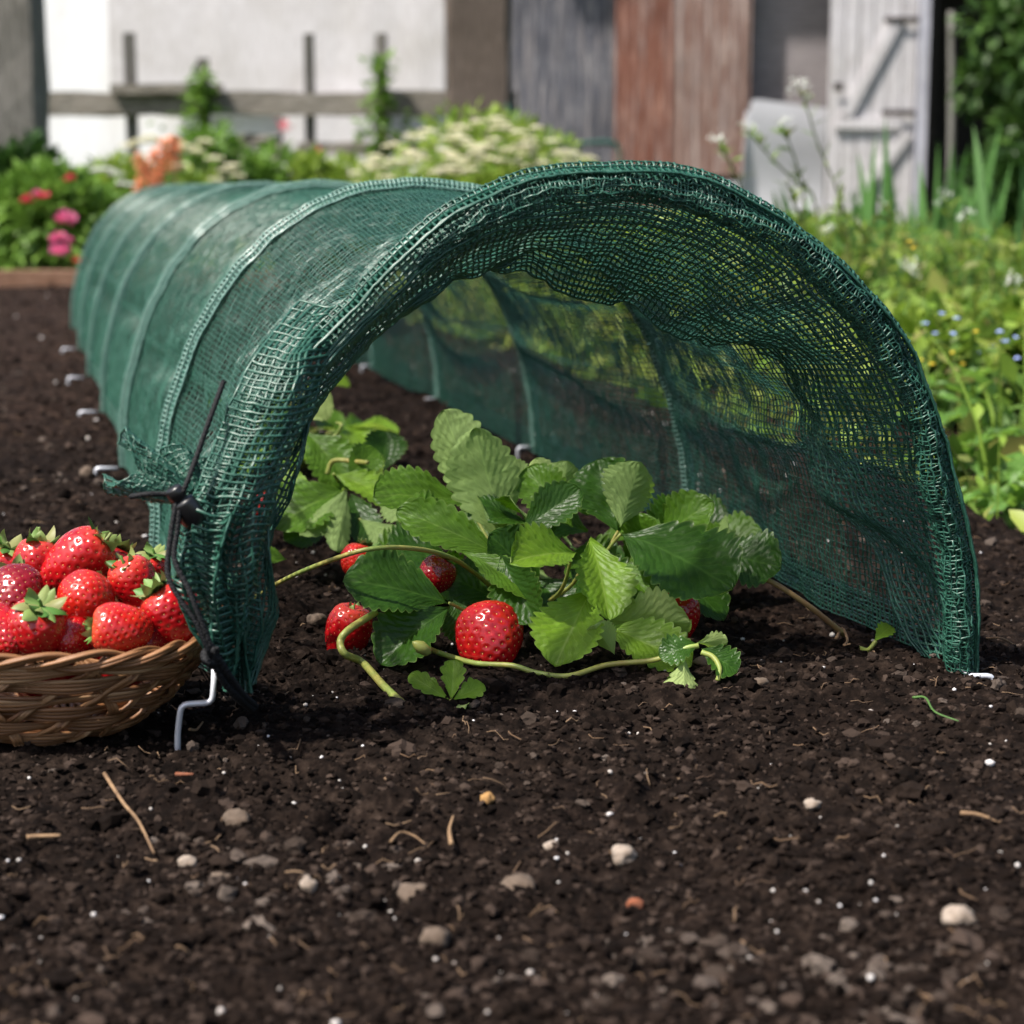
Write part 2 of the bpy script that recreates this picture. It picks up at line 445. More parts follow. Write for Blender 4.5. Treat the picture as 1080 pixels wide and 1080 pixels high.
HA, HH, HN = .232, .2945, 2.12       # half width, height, superellipse exponent
_th = np.linspace(PI, 0, 4001)
_x = HA * np.sign(np.cos(_th)) * np.abs(np.cos(_th)) ** (2 / HN); _z = HH * np.abs(np.sin(_th)) ** (2 / HN)
_s = np.concatenate([[0], np.cumsum(np.hypot(np.diff(_x), np.diff(_z)))]); ARC = _s[-1]; _s /= ARC
def prof(s):
    s = np.clip(s, 0, 1); return np.interp(s, _s, _x), np.interp(s, _s, _z)
def prof_n(s):
    e = .004
    x0, z0 = prof(s - e); x1, z1 = prof(s + e)
    tx, tz = x1 - x0, z1 - z0; L = np.hypot(tx, tz) + 1e-9
    return -tz / L, tx / L             # outward normal
NH = 7; SP = .5
CL = .150
def surf(s, t):
    """s 0..1 round the hoop, t<0: turned-in collar (down to -CL), 0..3: body, >3 gathered tail"""
    s, t = np.broadcast_arrays(np.asarray(s, float), np.asarray(t, float))
    x, z = prof(s); nx, nz = prof_n(s)
    legs = np.clip(1 - z / .16, 0, 1)
    fl = .017 * np.exp(-((s - .31) / .09) ** 2) * np.exp(-(np.clip(t, 0, 9) / .22) ** 2) + .0012 * np.sin(s * 31) * np.exp(-(np.clip(t, 0, 9) / .1) ** 2) * (s > .1) * (s < .9)
    x = x - nx * fl; z = np.maximum(z - nz * fl, 0)
    # ---- body
    q = np.clip(t, 0, 3) / SP; q = q - np.floor(q)
    sag = np.sin(PI * q) ** .9
    tc = np.clip(t, 0, 3)
    wr = fbm(s * 7 + tc * 1.1, tc * 5.2, o=3, seed=51)
    wr2 = fbm(s * 26 - tc * 13, tc * 21 + s * 9, o=2, seed=57)
    bay0 = np.exp(-((tc - .22) / .16) ** 2)
    dn = sag * (-.016 - .004 * (z / HH) - .016 * bay0 * (z / HH) + (.006 + .010 * bay0) * wr + (.0010 + .0025 * bay0) * wr2) + .0006 * wr2
    dn = dn + legs * sag * .010
    # a lengthwise slack fold low on each side
    fold = np.exp(-((s - .86 + .02 * np.sin(tc * 9)) / .018) ** 2) + .8 * np.exp(-((s - .72 + .02 * np.sin(tc * 7 + 1)) / .014) ** 2) + .7 * np.exp(-((s - .16 + .015 * np.sin(tc * 8)) / .02) ** 2)
    dn = dn - .011 * fold * sag ** .5
    nar = np.clip((tc - .05) / .45, 0, 1); nar = nar * nar * (3 - 2 * nar)
    u = np.where(x < 0, x * (1 - .11 * nar), x) + nx * dn; w = z * (1 - .03 * nar) + nz * dn; v = tc.copy()
    # ---- tail gathered to a point
    tt = np.clip((t - 3.0) / .14, 0, 1)
    k = 1 - .9 * tt ** 1.3
    u = u * k; w = w * (1 - .80 * tt ** 1.3); v = v + .15 * np.sin(tt * PI / 2)
    # ---- collar
    c = np.clip(-t / CL, 0, 1)
    D = np.interp(s, [0, .06, .16, .30, .42, .5, .60, .70, .82, .92, 1], [.010, .030, .036, .026, .044, .056, .060, .054, .036, .020, .006])
    B = np.interp(s, [0, .10, .22, .34, .45, .55, .66, .8, .9, 1], [.010, .016, .020, .034, .055, .080, .105, .120, .110, .06])
    wv = fbm(s * 15, c * 1.6, o=2, seed=71); wv2 = fbm(s * 46 + c * 3, c * 5, o=2, seed=77)
    low = np.clip((.30 - s) / .12, 0, 1)
    d = D * (np.sin(np.minimum(c, 1) * PI / 2) ** .8) + c * (.018 * wv + .0045 * wv2) * (.35 + .65 * np.clip((s - .34) / .1, 0, 1)) + low * np.sin(c * 9 + s * 30) * .004
    b = -.014 * np.sin(PI * np.minimum(c * 2.4, 1)) + B * c ** 1.2 + c * .022 * fbm(s * 12 + 4, c * 2, o=2, seed=79) + low * np.sin(c * 9 + s * 40) * .004
    hang = np.exp(-((s - .60) / .10) ** 2) * c ** 2 * .012
    sgn = (t < 0)
    u = np.where(sgn, x - nx * d, u); w = np.where(sgn, z - nz * d - hang, w); v = np.where(sgn, b, v)
    # front left leg is pulled in by the drawcord
    pin = np.exp(-(np.clip(t, 0, 9) / .16) ** 2) * np.clip(1 - z / .20, 0, 1) ** 1.3 * (s < .5)
    u = u + pin * .030; v = v - pin * .010
    w = np.maximum(w, .0) + .003
    w = w + np.where(s < .5, 1, 0) * np.exp(-(np.clip(t, 0, 9) / .1) ** 2) * np.clip(1 - z / .1, 0, 1) * .022
    P = TO[None] + u[..., None] * LT + v[..., None] * AX
    P[..., 2] = w
    return P

tun = thing('net_tunnel', (TO[0], TO[1], 0), 'long green net tunnel cloche on hoops, open towards us, over the strawberry plants', 'garden tunnel')
# rows: collar, body, tail
ROW = .0053
tr = np.concatenate([np.linspace(-CL, -.001, 22), np.arange(.004, 3.0, ROW), np.linspace(3.0, 3.14, 14)])
MC = 188
ss = np.linspace(0, 1, MC)
R = len(tr)
S2, T2 = np.meshgrid(ss, tr)
jt = .0006
S2j = S2 + (fbm(S2 * 90, T2 * 150, o=2, seed=91)) * .0016 + RS.uniform(-1, 1, S2.shape) * .0005
T2j = T2 + (fbm(S2 * 70, T2 * 130, o=2, seed=93)) * .0022 + RS.uniform(-1, 1, S2.shape) * jt * (T2 < 1)
T2j[T2 < 0] = np.minimum(T2j[T2 < 0], -.0001)
T2j[T2 >= 0] = np.maximum(T2j[T2 >= 0], .0001)
P = surf(S2j, T2j)
dS = np.gradient(P, axis=1); dT = np.gradient(P, axis=0)
Nn = np.cross(dS, dT); Nn /= np.linalg.norm(Nn, axis=-1, keepdims=True) + 1e-12
P = P + Nn * (RS.uniform(-1, 1, S2.shape) * .00035)[..., None]
near = tr < .75
nd = np.where(tr < .75, 1.0, .92)
# chains running round the hoop direction, with knotty thickness
mb = MB()
for lo, hi, k in ((0, int(near.sum()), 4), (int(near.sum()), R, 3)):
    rr = (np.where(tr < .01, .00082, .00056) * nd[lo:hi][0] + 0 * tr)[lo:hi][:, None] * (1 + RS.uniform(-.25, .35, (hi - lo, MC)))
    mb.tubes(P[lo:hi], rr, k, 0, Nn[lo:hi], cap=False)
# rungs running along the tunnel
def rungs(a, b, r, k):
    Q = np.stack([a, b], 2).reshape(-1, 2, 3)
    n = np.broadcast_to(Nn[:-1][:a.shape[0], :a.shape[1], None], a.shape[:2] + (2, 3))
    mb.tubes(Q, r, k, 0, (0.3, 0.2, 0.93), cap=False)
nr = int(near.sum())
def lerp_s(P, f):          # shift a row sideways by f cells
    Pn = np.roll(P, -1, 1) if f > 0 else np.roll(P, 1, 1)
    if f > 0: Pn[:, -1] = P[:, -1]
    else: Pn[:, 0] = P[:, 0]
    return P * (1 - abs(f)) + Pn * abs(f)
A = P[:nr]; Bq = P[1:nr + 1]; RG = np.repeat(np.where(tr[:nr] < .01, .00050, .00032), MC)[:, None]
o1 = (Nn[:nr] * .0004)
alt = np.where((np.arange(nr) % 2)[:, None, None] == 0, 1, -1)
rungs(lerp_s(A, .16) + o1, lerp_s(Bq, -.16) - o1, RG, 3)
rungs(lerp_s(A, -.16) - o1, lerp_s(Bq, .16) + o1, RG, 3)
A = P[nr:-1]; Bq = P[nr + 1:]
Q = np.stack([A, Bq], 2).reshape(-1, 2, 3)
mb.tubes(Q, .00044, 3, 0, (0.3, 0.2, 0.93), cap=False)
# hem strips at both ground edges: doubled rows
for s0 in (0.0, 1.0):
    for kx in range(9):
        sl = kx * .0035 if s0 == 0 else 1 - kx * .0035
        tq = np.linspace(.0, 2.98, 700)
        Pq = surf(np.full_like(tq, sl), tq); off = LT * (.0012 if s0 else -.0012)
        mb.tubes(Pq + off + RS.uniform(-.0003, .0003, Pq.shape), .0006, 3, 0, cap=False)
# net gusset seams: denser bands down the length on the right wall
for sc_, wd in ((.70, .010), (.845, .009), (.18, .008)):
    for kx in range(5):
        tq = np.linspace(.05, 2.98, 620)
        Pq = surf(sc_ + (kx / 4 - .5) * wd + .012 * np.sin(tq * 3.0 + sc_ * 9), tq)
        mb.tubes(Pq + RS.uniform(-.0004, .0004, Pq.shape), .0005, 3, 0, cap=False)
sub(mb, 'netting', M['net'], tun)

# loose frill of net gathered by the drawcord, sticking out on the left leg
def frill(base, tip, r0, r1, nrow, ncol, seed, turns=1.0, wav=5, amp=.35):
    base = np.asarray(base, float); tip = np.asarray(tip, float); ax = tip - base; a = unit(ax)
    e1 = unit(np.cross(a, (0.2, 1, .1))); e2 = np.cross(a, e1)
    U = np.linspace(0, 1, nrow)[:, None]; Vv = np.linspace(0, 2 * PI * turns, ncol)[None]
    rad = r0 + (r1 - r0) * U ** .8
    rad = rad * (1 + amp * U * np.sin(Vv * wav + seed) + .25 * fbm(np.cos(Vv) * 2 + U * 2, np.sin(Vv) * 2 + seed, o=2, seed=seed))
    al = U * (1 + .25 * np.sin(Vv * (wav - 2) + 1) * U)
    Pq = base + al[..., None] * ax + (rad * np.cos(Vv))[..., None] * e1 + (rad * np.sin(Vv))[..., None] * e2 * .75
    Pq = Pq + RS.uniform(-.0006, .0006, Pq.shape)
    m = MB()
    m.tubes(Pq, .00062, 4, 0, cap=False)
    Q = np.stack([Pq[:-1], Pq[1:]], 2).reshape(-1, 2, 3); m.tubes(Q, .00052, 3, 0, cap=False)
    return m
m = frill(at(200, 524, .955), at(134, 492, .965), .005, .016, 12, 96, 3, wav=4, amp=.3)
m2 = frill(at(212, 528, .960), at(188, 484, .975), .007, .012, 11, 80, 8, wav=3)
for a_, b_ in m2.f.items():
    for f_, mi_ in b_: m.f.setdefault(a_, []).append((f_ + m.n, mi_))
m.v += m2.v; m.uv += m2.uv; m.n += m2.n
sub(m, 'gathered_net_frill', M['net'], tun)
# broad coarse band of net hanging down the left leg, folded loosely below the toggle
def atv(px, py, Yq):
    u = (px - 540) / FP; v = (540 - py) / FP
    d = np.stack([u, cp + v * sp, -sp + v * cp], -1)
    return np.array([0, 0, H]) + d * (Yq / d[..., 1])[..., None]
band_y = np.array([318, 345, 365, 400, 440, 480, 520, 545, 580, 620, 660, 690, 712.])
band_l = np.array([318, 292, 276, 258, 241, 222, 205, 196, 192, 196, 208, 222, 233.])
band_r = np.array([392, 362, 347, 338, 325, 306, 290, 281, 277, 275, 272, 266, 257.])
def band(n, m, fr0, fr1, dy, seed, y0=318, y1=712):
    py = np.linspace(y0, y1, n)[:, None]; v = np.linspace(fr0, fr1, m)[None]
    l = np.interp(py, band_y, band_l); r = np.interp(py, band_y, band_r)
    low = np.clip((py - 500) / 70, 0, 1)
    px = l + (r - l) * v + 4.0 * fbm(v * 5, py / 36, o=2, seed=seed) + low * 5 * np.sin(v * 13 + py / 26)
    pyy = py + 7 * np.sin(v * PI) + 3 * fbm(v * 4, py / 30, o=2, seed=seed + 3) + low * 4 * np.sin(v * 17 + seed)
    yq = np.interp(py, [318, 345, 372, 410, 520, 600, 712], [1.022, .996, .978, .966, .950, .952, .972]) + dy
    yq = yq + .028 * np.clip(v - .62, 0, 1) ** 1.5 / .3 ** .5 - .006 * np.sin(v * PI) + low * .007 * np.sin(v * 15 + py / 40 + seed) + .003 * fbm(v * 7, py / 22, o=2, seed=seed + 5)
    P3 = atv(px, pyy, yq); return P3 + RS.uniform(-.0004, .0004, P3.shape)
m = MB()
for (n_, m_, f0, f1, dy_, sd_, ya, yb) in ((50, 12, -.02, 1.0, 0, 3, 318, 712), (24, 6, -.10, .55, -.009, 8, 536, 712)):
    P3 = band(n_, m_, f0, f1, dy_, sd_, ya, yb)
    nn = np.cross(np.gradient(P3, axis=0), np.gradient(P3, axis=1)); nn /= np.linalg.norm(nn, axis=-1, keepdims=True)
    m.tubes(np.swapaxes(P3, 0, 1), .00085 * (1 + RS.uniform(-.2, .3, (m_, n_))), 5, 0, cap=False)
    m.tubes(P3 + nn * .0004, .00085 * (1 + RS.uniform(-.3, .5, (n_, m_))), 4, 0, cap=False)
    jj = np.linspace(0, 1, m_)
    m.tubes(P3[:-1] * .62 + P3[1:] * .38 + RS.uniform(-.0003, .0003, P3[1:].shape), .00036, 4, 0, cap=False)
sub(m, 'net_band', M['net'], tun)

# hoops with their knitted sleeves
for h in range(NH):
    t0 = h * SP
    sq = np.linspace(0, 1, 120)
    Pq = surf(sq, np.full_like(sq, t0 + .0002))
    ctr = TO + t0 * AX
    out = Pq - ctr; out[:, 2] -= 0.0
    nx, nz = prof_n(sq); No = nx[:, None] * LT + nz[:, None] * np.array([0, 0, 1.])
    Pq = Pq + No * .0005
    hoop = thing_part = None
    m = MB(); m.tubes(Pq, .0024, 8, ref=AX)
    hp = sub(m, 'hoop', M['plastic'] if False else m_plain('coated_wire', (.02, .12, .085), .4, .5) if h == 0 else hp_mat, tun)
    hp_mat = hp.data.materials[0]
    # sleeve: fine rungs round the wire + ladder rows beside it
    n = 210 if h < 4 else 160
    sq = np.linspace(0, 1, n); Pq = surf(sq, np.full_like(sq, t0 + .0002)); nx, nz = prof_n(sq)
    No = nx[:, None] * LT + nz[:, None] * np.array([0, 0, 1.]); Pq = Pq + No * ((.0005 if h == 0 else .002) + .0012 * fbm(sq * 38, sq * 0 + h, o=2, seed=33))[:, None] + AX * (.0014 * fbm(sq * 30, sq * 0 + h, o=2, seed=35))[:, None]
    an = np.linspace(0, 2 * PI, 9)
    rs = .0044 if h == 0 else .0049
    sk = .0015 * np.sin(an)
    Rg = Pq[:, None] + (np.cos(an)[None, :, None] * No[:, None] + np.sin(an)[None, :, None] * AX[None, None]) * (rs * (1 + RS.uniform(-.12, .12, (n, 1, 1))))
    m = MB(); m.tubes(Rg, .00100 if h else .0008, 4, ref=(LT), cap=False)
    for a in np.linspace(0, 2 * PI, 7)[:-1]:
        L = Pq + (math.cos(a) * No + math.sin(a) * AX) * rs
        m.tubes(L + RS.uniform(-.0003, .0003, L.shape), .0006 if h == 0 else .0011, 3, ref=AX, cap=False)
    # ladder of wider holes on the near side of the sleeve
    if h < 3:
        for sg, w0 in (((-1, .0065),) if h == 0 else ((-1, .005), (1, .005))):
            a0 = Pq + AX * sg * rs * .9 + No * .0008; a1 = Pq + AX * sg * (rs + w0) + No * (-.001)
            for L in (a1, a1 + AX * sg * .0018):
                m.tubes(L + RS.uniform(-.0003, .0003, L.shape), .0010, 4, ref=No, cap=False)
            m.tubes(np.stack([a0, a1], 1), .00085, 4, ref=(.1, .2, .97), cap=False)
    sub(m, 'hoop_sleeve', M['net'] if h == 0 else M['sleeve'], hp)

# thick bunched hem rolled inside the mouth
n_, m_ = 230, 12
sq = np.linspace(.36, .995, n_); Pq = surf(sq, np.full_like(sq, .0002)); nx, nz = prof_n(sq)
No = nx[:, None] * LT + nz[:, None] * np.array([0, 0, 1.])
an = np.linspace(0, 2 * PI, m_, endpoint=False)[None]
rr = .0075 * (1 + .45 * fbm(sq[:, None] * 34, np.cos(an) * 1.2, np.sin(an) * 1.2, o=3, seed=301)) * np.clip((sq[:, None] - .33) / .1, .35, 1)
cc = Pq - No * (.0095 + .0035 * fbm(sq * 20, sq * 0, o=2, seed=303))[:, None] + AX * (-.006 + .004 * fbm(sq * 17, sq * 0 + 5, o=2, seed=305))[:, None]
G = cc[:, None] + (rr * np.cos(an))[..., None] * No[:, None] + (rr * np.sin(an))[..., None] * AX * 1.25 + .0012 * np.stack([fbm(np.arange(n_)[:, None] * .7, np.arange(m_)[None] * .8, o=2, seed=400 + k) for k in range(3)], -1) + RS.uniform(-.0007, .0007, (n_, m_, 3))
m = MB(); m.tubes(np.concatenate([G, G[:, :1]], 1), .00046 * (1 + RS.uniform(-.5, .6, (n_, m_ + 1))), 4, ref=LT, cap=False); m.tubes(np.swapaxes(G, 0, 1), .00065, 4, cap=False)
sub(m, 'rolled_hem', M['net'], tun)

# drawcord with toggle
dc = MB()
def braid(m, pts, r, n=10):
    Pq = catmull(pts, n)
    # resample evenly
    L = np.concatenate([[0], np.cumsum(np.linalg.norm(np.diff(Pq, axis=0), axis=1))]); K = max(8, int(L[-1] / .0011))
    q = np.linspace(0, L[-1], K); Pq = np.stack([np.interp(q, L, Pq[:, i]) for i in range(3)], 1)
    T = np.gradient(Pq, axis=0); T /= np.linalg.norm(T, axis=1, keepdims=True)
    A = np.cross(T, (0.1, .9, .3)); A /= np.linalg.norm(A, axis=1, keepdims=True); B = np.cross(T, A)
    m.tubes(Pq, r * .8, 8)
    for sgn in (1, -1):
        for k in range(3):
            ph = sgn * q / .0032 * 2 * PI / 1.6 + k * 2 * PI / 3
            Q = Pq + (np.cos(ph)[:, None] * A + np.sin(ph)[:, None] * B) * r * .72
            m.tubes(Q, r * .42, 4, cap=False)
cy = .935
braid(dc, [at(236, 402, .965), at(222, 440, .952), at(208, 480, .944), at(196, 512, cy), at(190, 524, cy)], .0015)
braid(dc, [at(190, 520, cy), at(172, 521, cy), at(156, 521, cy - .002), at(137, 524, cy)], .0014)
braid(dc, [at(186, 530, cy), at(180, 565, cy - .004), at(177, 605, cy - .01), at(190, 632, cy - .014), at(206, 655, cy - .016), at(219, 684, cy - .016), at(222, 691, cy - .014)], .0015)
braid(dc, [at(190, 530, cy), at(187, 560, cy - .003), at(184, 590, cy - .008), at(199, 622, cy - .014), at(208, 645, cy - .016), at(222, 680, cy - .016), at(226, 691, cy - .014)], .0015)
braid(dc, [at(223, 694, cy - .014), at(236, 718, .93), at(250, 735, .945), at(266, 748, .985)], .0021)
braid(dc, [at(227, 690, cy - .014), at(241, 712, .93), at(255, 732, .950), at(269, 745, .99)], .0021)
kn = [at(223 + 7 * math.cos(a), 692 + 8 * math.sin(a), cy - .014 + .003 * math.sin(2 * a)) for a in np.linspace(0, 5.6, 8)]
braid(dc, kn, .0023)
root = sub(dc, 'drawcord', M['cord'], tun)
m = MB()
# toggle barrel: short capsule with a press button
def lathe(m, c, axis, zr, k=20, mi=0, sq=1.0):
    a = unit(axis); e1 = unit(np.cross(a, (.2, 1, .1))); e2 = np.cross(a, e1)
    an = np.linspace(0, 2 * PI, k, endpoint=False)
    Pg = np.array([[np.asarray(c) + a * z + (e1 * math.cos(t) + e2 * math.sin(t) * sq) * max(r, 1e-5) for t in an] for z, r in zr])
    m.grid(Pg, mi, wrap=True)
ax_ = unit(at(206, 548, .94) - at(183, 516, .935))
c0 = at(181, 514, .935)
lathe(m, c0, ax_, [(0, 0), (.0003, .0036), (.0012, .0047), (.006, .0049), (.0072, .0040), (.0082, .0040), (.0086, .0062), (.010, .0068), (.020, .0070), (.0225, .0062), (.0235, .004), (.0238, 0)], 22, sq=.8)
sub(m, 'cord_toggle', M['plastic'], root)

# ------------------------------------------------------------------ pegs
def peg(pts, r, label, name='ground_peg'):
    Pq = catmull(pts, 1) if False else np.array(pts, float)
    # rounded corners
    out = [Pq[0]]
    for i in range(1, len(Pq) - 1):
        a, b, c = Pq[i - 1], Pq[i], Pq[i + 1]; rr = min(.004, np.linalg.norm(a - b) * .4, np.linalg.norm(c - b) * .4)
        p0 = b + unit(a - b) * rr; p1 = b + unit(c - b) * rr
        for t in (0, .33, .66, 1): out.append((1 - t) ** 2 * p0 + 2 * t * (1 - t) * b + t * t * p1)
    out.append(Pq[-1])
    m = MB(); m.tubes(np.array(out), r, 10, ref=(.1, .95, .2)); o = m.build(name, M['wire'], loc=np.array(out[-1]))
    return tag(o, label, 'peg', 'wire pegs holding down the net')
g = gp(187, 776)
peg([at(226, 706, g[1] + .006), at(224, 741, g[1] + .004), at(191, 743, g[1]), np.array([g[0], g[1], .0]) , np.array([g[0], g[1], -.05])], .0017, 'largest bent wire peg at the front left foot of the tunnel, beside the basket')
g = gp(1047, 722)
peg([at(1008, 706, g[1] + .01), at(1020, 713, g[1] - .004), at(1048, 713, g[1] - .004), np.array([g[0] + .001, g[1], -.03])], .0017, 'wire peg hooked out at the front right foot of the tunnel')
for k, (px, py, L) in enumerate(((151, 591, 0), (101, 497, 20), (84, 436, 17), (72, 399, 17), (66, 368, 12), (62, 347, 9))):
    g = gp(px, py + 4); g[2] = 0; z = .006
    e = g + LT * (.022)
    if L == 0: lab = 'wire peg behind the heaped basket of strawberries'
    else: lab = ['white wire peg sticking out nearest behind the basket on the left', 'second wire peg back along the left foot of the tunnel', 'third wire peg back along the left foot of the tunnel, near the bend', 'small blurred wire peg, fourth along the left foot of the tunnel', 'farthest tiny blurred wire peg on the left of the tunnel'][k - 1]
    peg([e + np.array([0, 0, z]), g + np.array([0, 0, z + .001]), g + np.array([0, 0, -.03])], .0019, lab)
for k, (px, py) in enumerate(((736, 560), (573, 472), (462, 420), (398, 396))):
    t0 = (k + 1) * SP
    b = TO + AX * t0 + LT * (HA - .004)
    peg([b + np.array([0, 0, .008]), b - LT * .014 + np.array([0, 0, .008]), b - LT * .014 + np.array([0, 0, -.03])], .0018,
        ['wire peg inside the right net wall beside the second hoop', 'white wire peg inside the tunnel beside the third hoop', 'small wire peg inside the tunnel beside the fourth hoop', 'tiny wire peg deepest inside the tunnel'][k])
# ================================================================== STRAWBERRIES
def m_berry(name, a, b, pale):
    q = NT(name); v = q.coord()
    sx = q.n('ShaderNodeSeparateXYZ'); q.l(v, sx.inputs[0])
    f = q.noise(v, 3, 3)
    col = q.mix(q.ramp(f, [(.35, 0.0), (.7, 1.0)]), a, b)
    hz = q.math('ADD', sx.outputs[2], q.math('MULTIPLY', q.noise(v, 5, 3), .22))
    col = q.mix(q.ramp(hz, [(.40, 0.0), (.60, .3)]), col, pale)
    return q.bsdf(col, .2, .55, coat=.15, sss=.10)
M['berry'] = [m_berry('ripe_red', (.42, .007, .009), (.27, .003, .006), (.62, .10, .05)),
              m_berry('bright_red', (.46, .016, .008), (.34, .006, .006), (.70, .16, .07)),
              m_berry('deep_red', (.22, .002, .007), (.14, .0015, .005), (.42, .02, .02))]
M['seed'] = m_plain('berry_seed', (.62, .38, .10), .45, .4)
M['calyx'] = m_island('calyx_green', [(.045, .12, .018), (.085, .20, .035), (.17, .27, .07), (.22, .22, .08)], .5, .35, trans=True, transf=.2)
def berry_mesh(seed, mat, fat=1.0, taper=1.0, wide=1.0):
    """unit strawberry, about 1 across (scaled later), calyx at +z"""
    nr_, nc = 84, 96
    u = np.linspace(0, 1, nr_)
    zt = .48 - 1.12 * (1 - np.cos(u * PI)) / 2
    r = np.sin(u * PI) ** .72 * (.52 - .20 * taper * np.clip(u, 0, 1) ** 1.3)
    r = r / r.max() * .5; r[0] = 0; r[-1] = 0
    an = np.linspace(0, 2 * PI, nc, endpoint=False)
    X = r[:, None] * np.cos(an); Yv = r[:, None] * np.sin(an); Zv = np.repeat(zt[:, None], nc, 1)
    top = np.exp(-(r[:, None] / .16) ** 2) * (zt[:, None] > .2)
    Zv = Zv - top * .07
    lump = 1 + .055 * fbm(X * 3 + seed * 3.3, Yv * 3, Zv * 3, o=2, seed=seed)
    X = X * lump * wide; Yv = Yv * lump
    V = np.stack([X, Yv, Zv * fat], -1)
    dS_ = np.gradient(V, axis=1); dR = np.gradient(V, axis=0); n = np.cross(dR, dS_); n /= np.linalg.norm(n, axis=-1, keepdims=True) + 1e-9
    if (n[nr_ // 2] * V[nr_ // 2]).sum() < 0: n = -n
    # seeds on a spiral
    pts = []; nsd = 185; rng = np.random.RandomState(seed)
    for i in range(nsd):
        uu = math.acos(1 - 2 * (i + .5) / nsd) / PI; a = i * 2.39996
        ri = uu * (nr_ - 1); ai = (a % (2 * PI)) / (2 * PI) * nc
        i0 = int(ri); j0 = int(ai) % nc
        if uu < .10: continue
        pts.append((V[i0, j0], n[i0, j0]))
    Pp = np.array([p[0] for p in pts]); Pn = np.array([p[1] for p in pts])
    F = V.reshape(-1, 3)
    d = np.sqrt(((F[:, None] - Pp[None]) ** 2).sum(-1)).min(1).reshape(nr_, nc)
    V = V - n * (.021 * np.exp(-(d / .026) ** 2))[..., None] + n * (.006 * np.exp(-((d - .06) / .03) ** 2))[..., None]
    m = MB(); m.grid(V, 0, wrap=True)
    b, f = ICO[0]
    for p, nn in zip(Pp, Pn):
        a = unit(np.cross(nn, (.1, .2, 1))); c = np.cross(nn, a)
        c0 = p - nn * .014
        m.raw(c0 + (b[:, :1] * a * .0085) + (b[:, 1:2] * c * .0150) + b[:, 2:] * nn * .008, f, 1)
    return m
def calyx_mesh(seed, n=9, up=.2, L=.40, stem=.25):
    rng = np.random.RandomState(seed); m = MB()
    z0 = .47
    for i in range(n * 2 - n // 2):
        a = i * 2 * PI / n + rng.uniform(-.3, .3); k = 1 if i < n else .7
        ln = 1.02 * L * rng.uniform(.8, 1.3) * k; w = .105 * rng.uniform(.8, 1.3) * k
        ru = up + rng.uniform(-.25, .6)
        U = np.linspace(0, 1, 9); V_ = np.linspace(-1, 1, 5)
        th = .15 + ru * 1.1 * U + rng.uniform(-1.3, 1.0) * U ** 2
        rr = np.concatenate([[0], np.cumsum(np.cos(th[1:]) * ln / 8)]); zz = np.concatenate([[0], np.cumsum(np.sin(th[1:]) * ln / 8)])
        wd = w * np.sin(PI * np.clip(U * .82 + .18, 0, 1)) ** .8 * 1.25
        er = np.array([math.cos(a), math.sin(a), 0]); et = np.array([-math.sin(a), math.cos(a), 0])
        tw = rng.uniform(-.6, .6) * U
        G = (rr[:, None, None] + .03) * er + V_[None, :, None] * wd[:, None, None] * (np.cos(tw)[:, None, None] * et + np.sin(tw)[:, None, None] * np.array([0, 0, 1])) \
            + (zz[:, None, None] + z0 - .35 * (V_[None, :, None] ** 2) * wd[:, None, None]) * np.array([0, 0, 1.])
        m.grid(G)
    s = catmull([(0, 0, z0 - .02), (0.02, .01, z0 + stem * .5), (.06, .03, z0 + stem)], 5)
    m.tubes(s, np.linspace(.035, .028, len(s)), 8)
    return m
BK = []
for i, (mi, fat, tp, wd) in enumerate(((0, 1.0, 1.0, 1.0), (1, .92, .65, 1.10), (0, 1.22, 1.5, .95), (2, .94, .75, 1.14), (1, 1.10, 1.25, .97))):
    o = berry_mesh(20 + i, mi, fat, tp, wd).build('flesh', [M['berry'][mi], M['seed']])
    BK.append(o.data); bpy.data.objects.remove(o)
CK = []
for i in range(5):
    o = calyx_mesh(60 + i, (8, 9, 7, 9, 8)[i], (.35, .1, .7, .25, .5)[i], (.40, .44, .42, .36, .46)[i], (.22, .12, .3, .18, .1)[i]).build('calyx', M['calyx'])
    CK.append(o.data); bpy.data.objects.remove(o)
def strawberry(pos, dia, cdir, kind, label, group, ck=0, roll=0, leafy=True, cs=1.0):
    t = thing('strawberry', pos, label, 'strawberry', group)
    q = Vector(unit(cdir)).to_track_quat('Z', 'Y') @ Quaternion((0, 0, 1), roll)
    t.rotation_mode = 'QUATERNION'; t.rotation_quaternion = q; t.scale = (dia * RS.uniform(.94, 1.06), dia * RS.uniform(.92, 1.08), dia * RS.uniform(.95, 1.08))
    b = bpy.data.objects.new('flesh', BK[kind]); C.objects.link(b); b.parent = t
    if leafy:
        c = bpy.data.objects.new('calyx', CK[ck]); C.objects.link(c); c.parent = t; c.scale = (cs,) * 3; c.location = (0, 0, .43 * (1 - cs))
    return t
GB = 'strawberries heaped in the wicker basket'
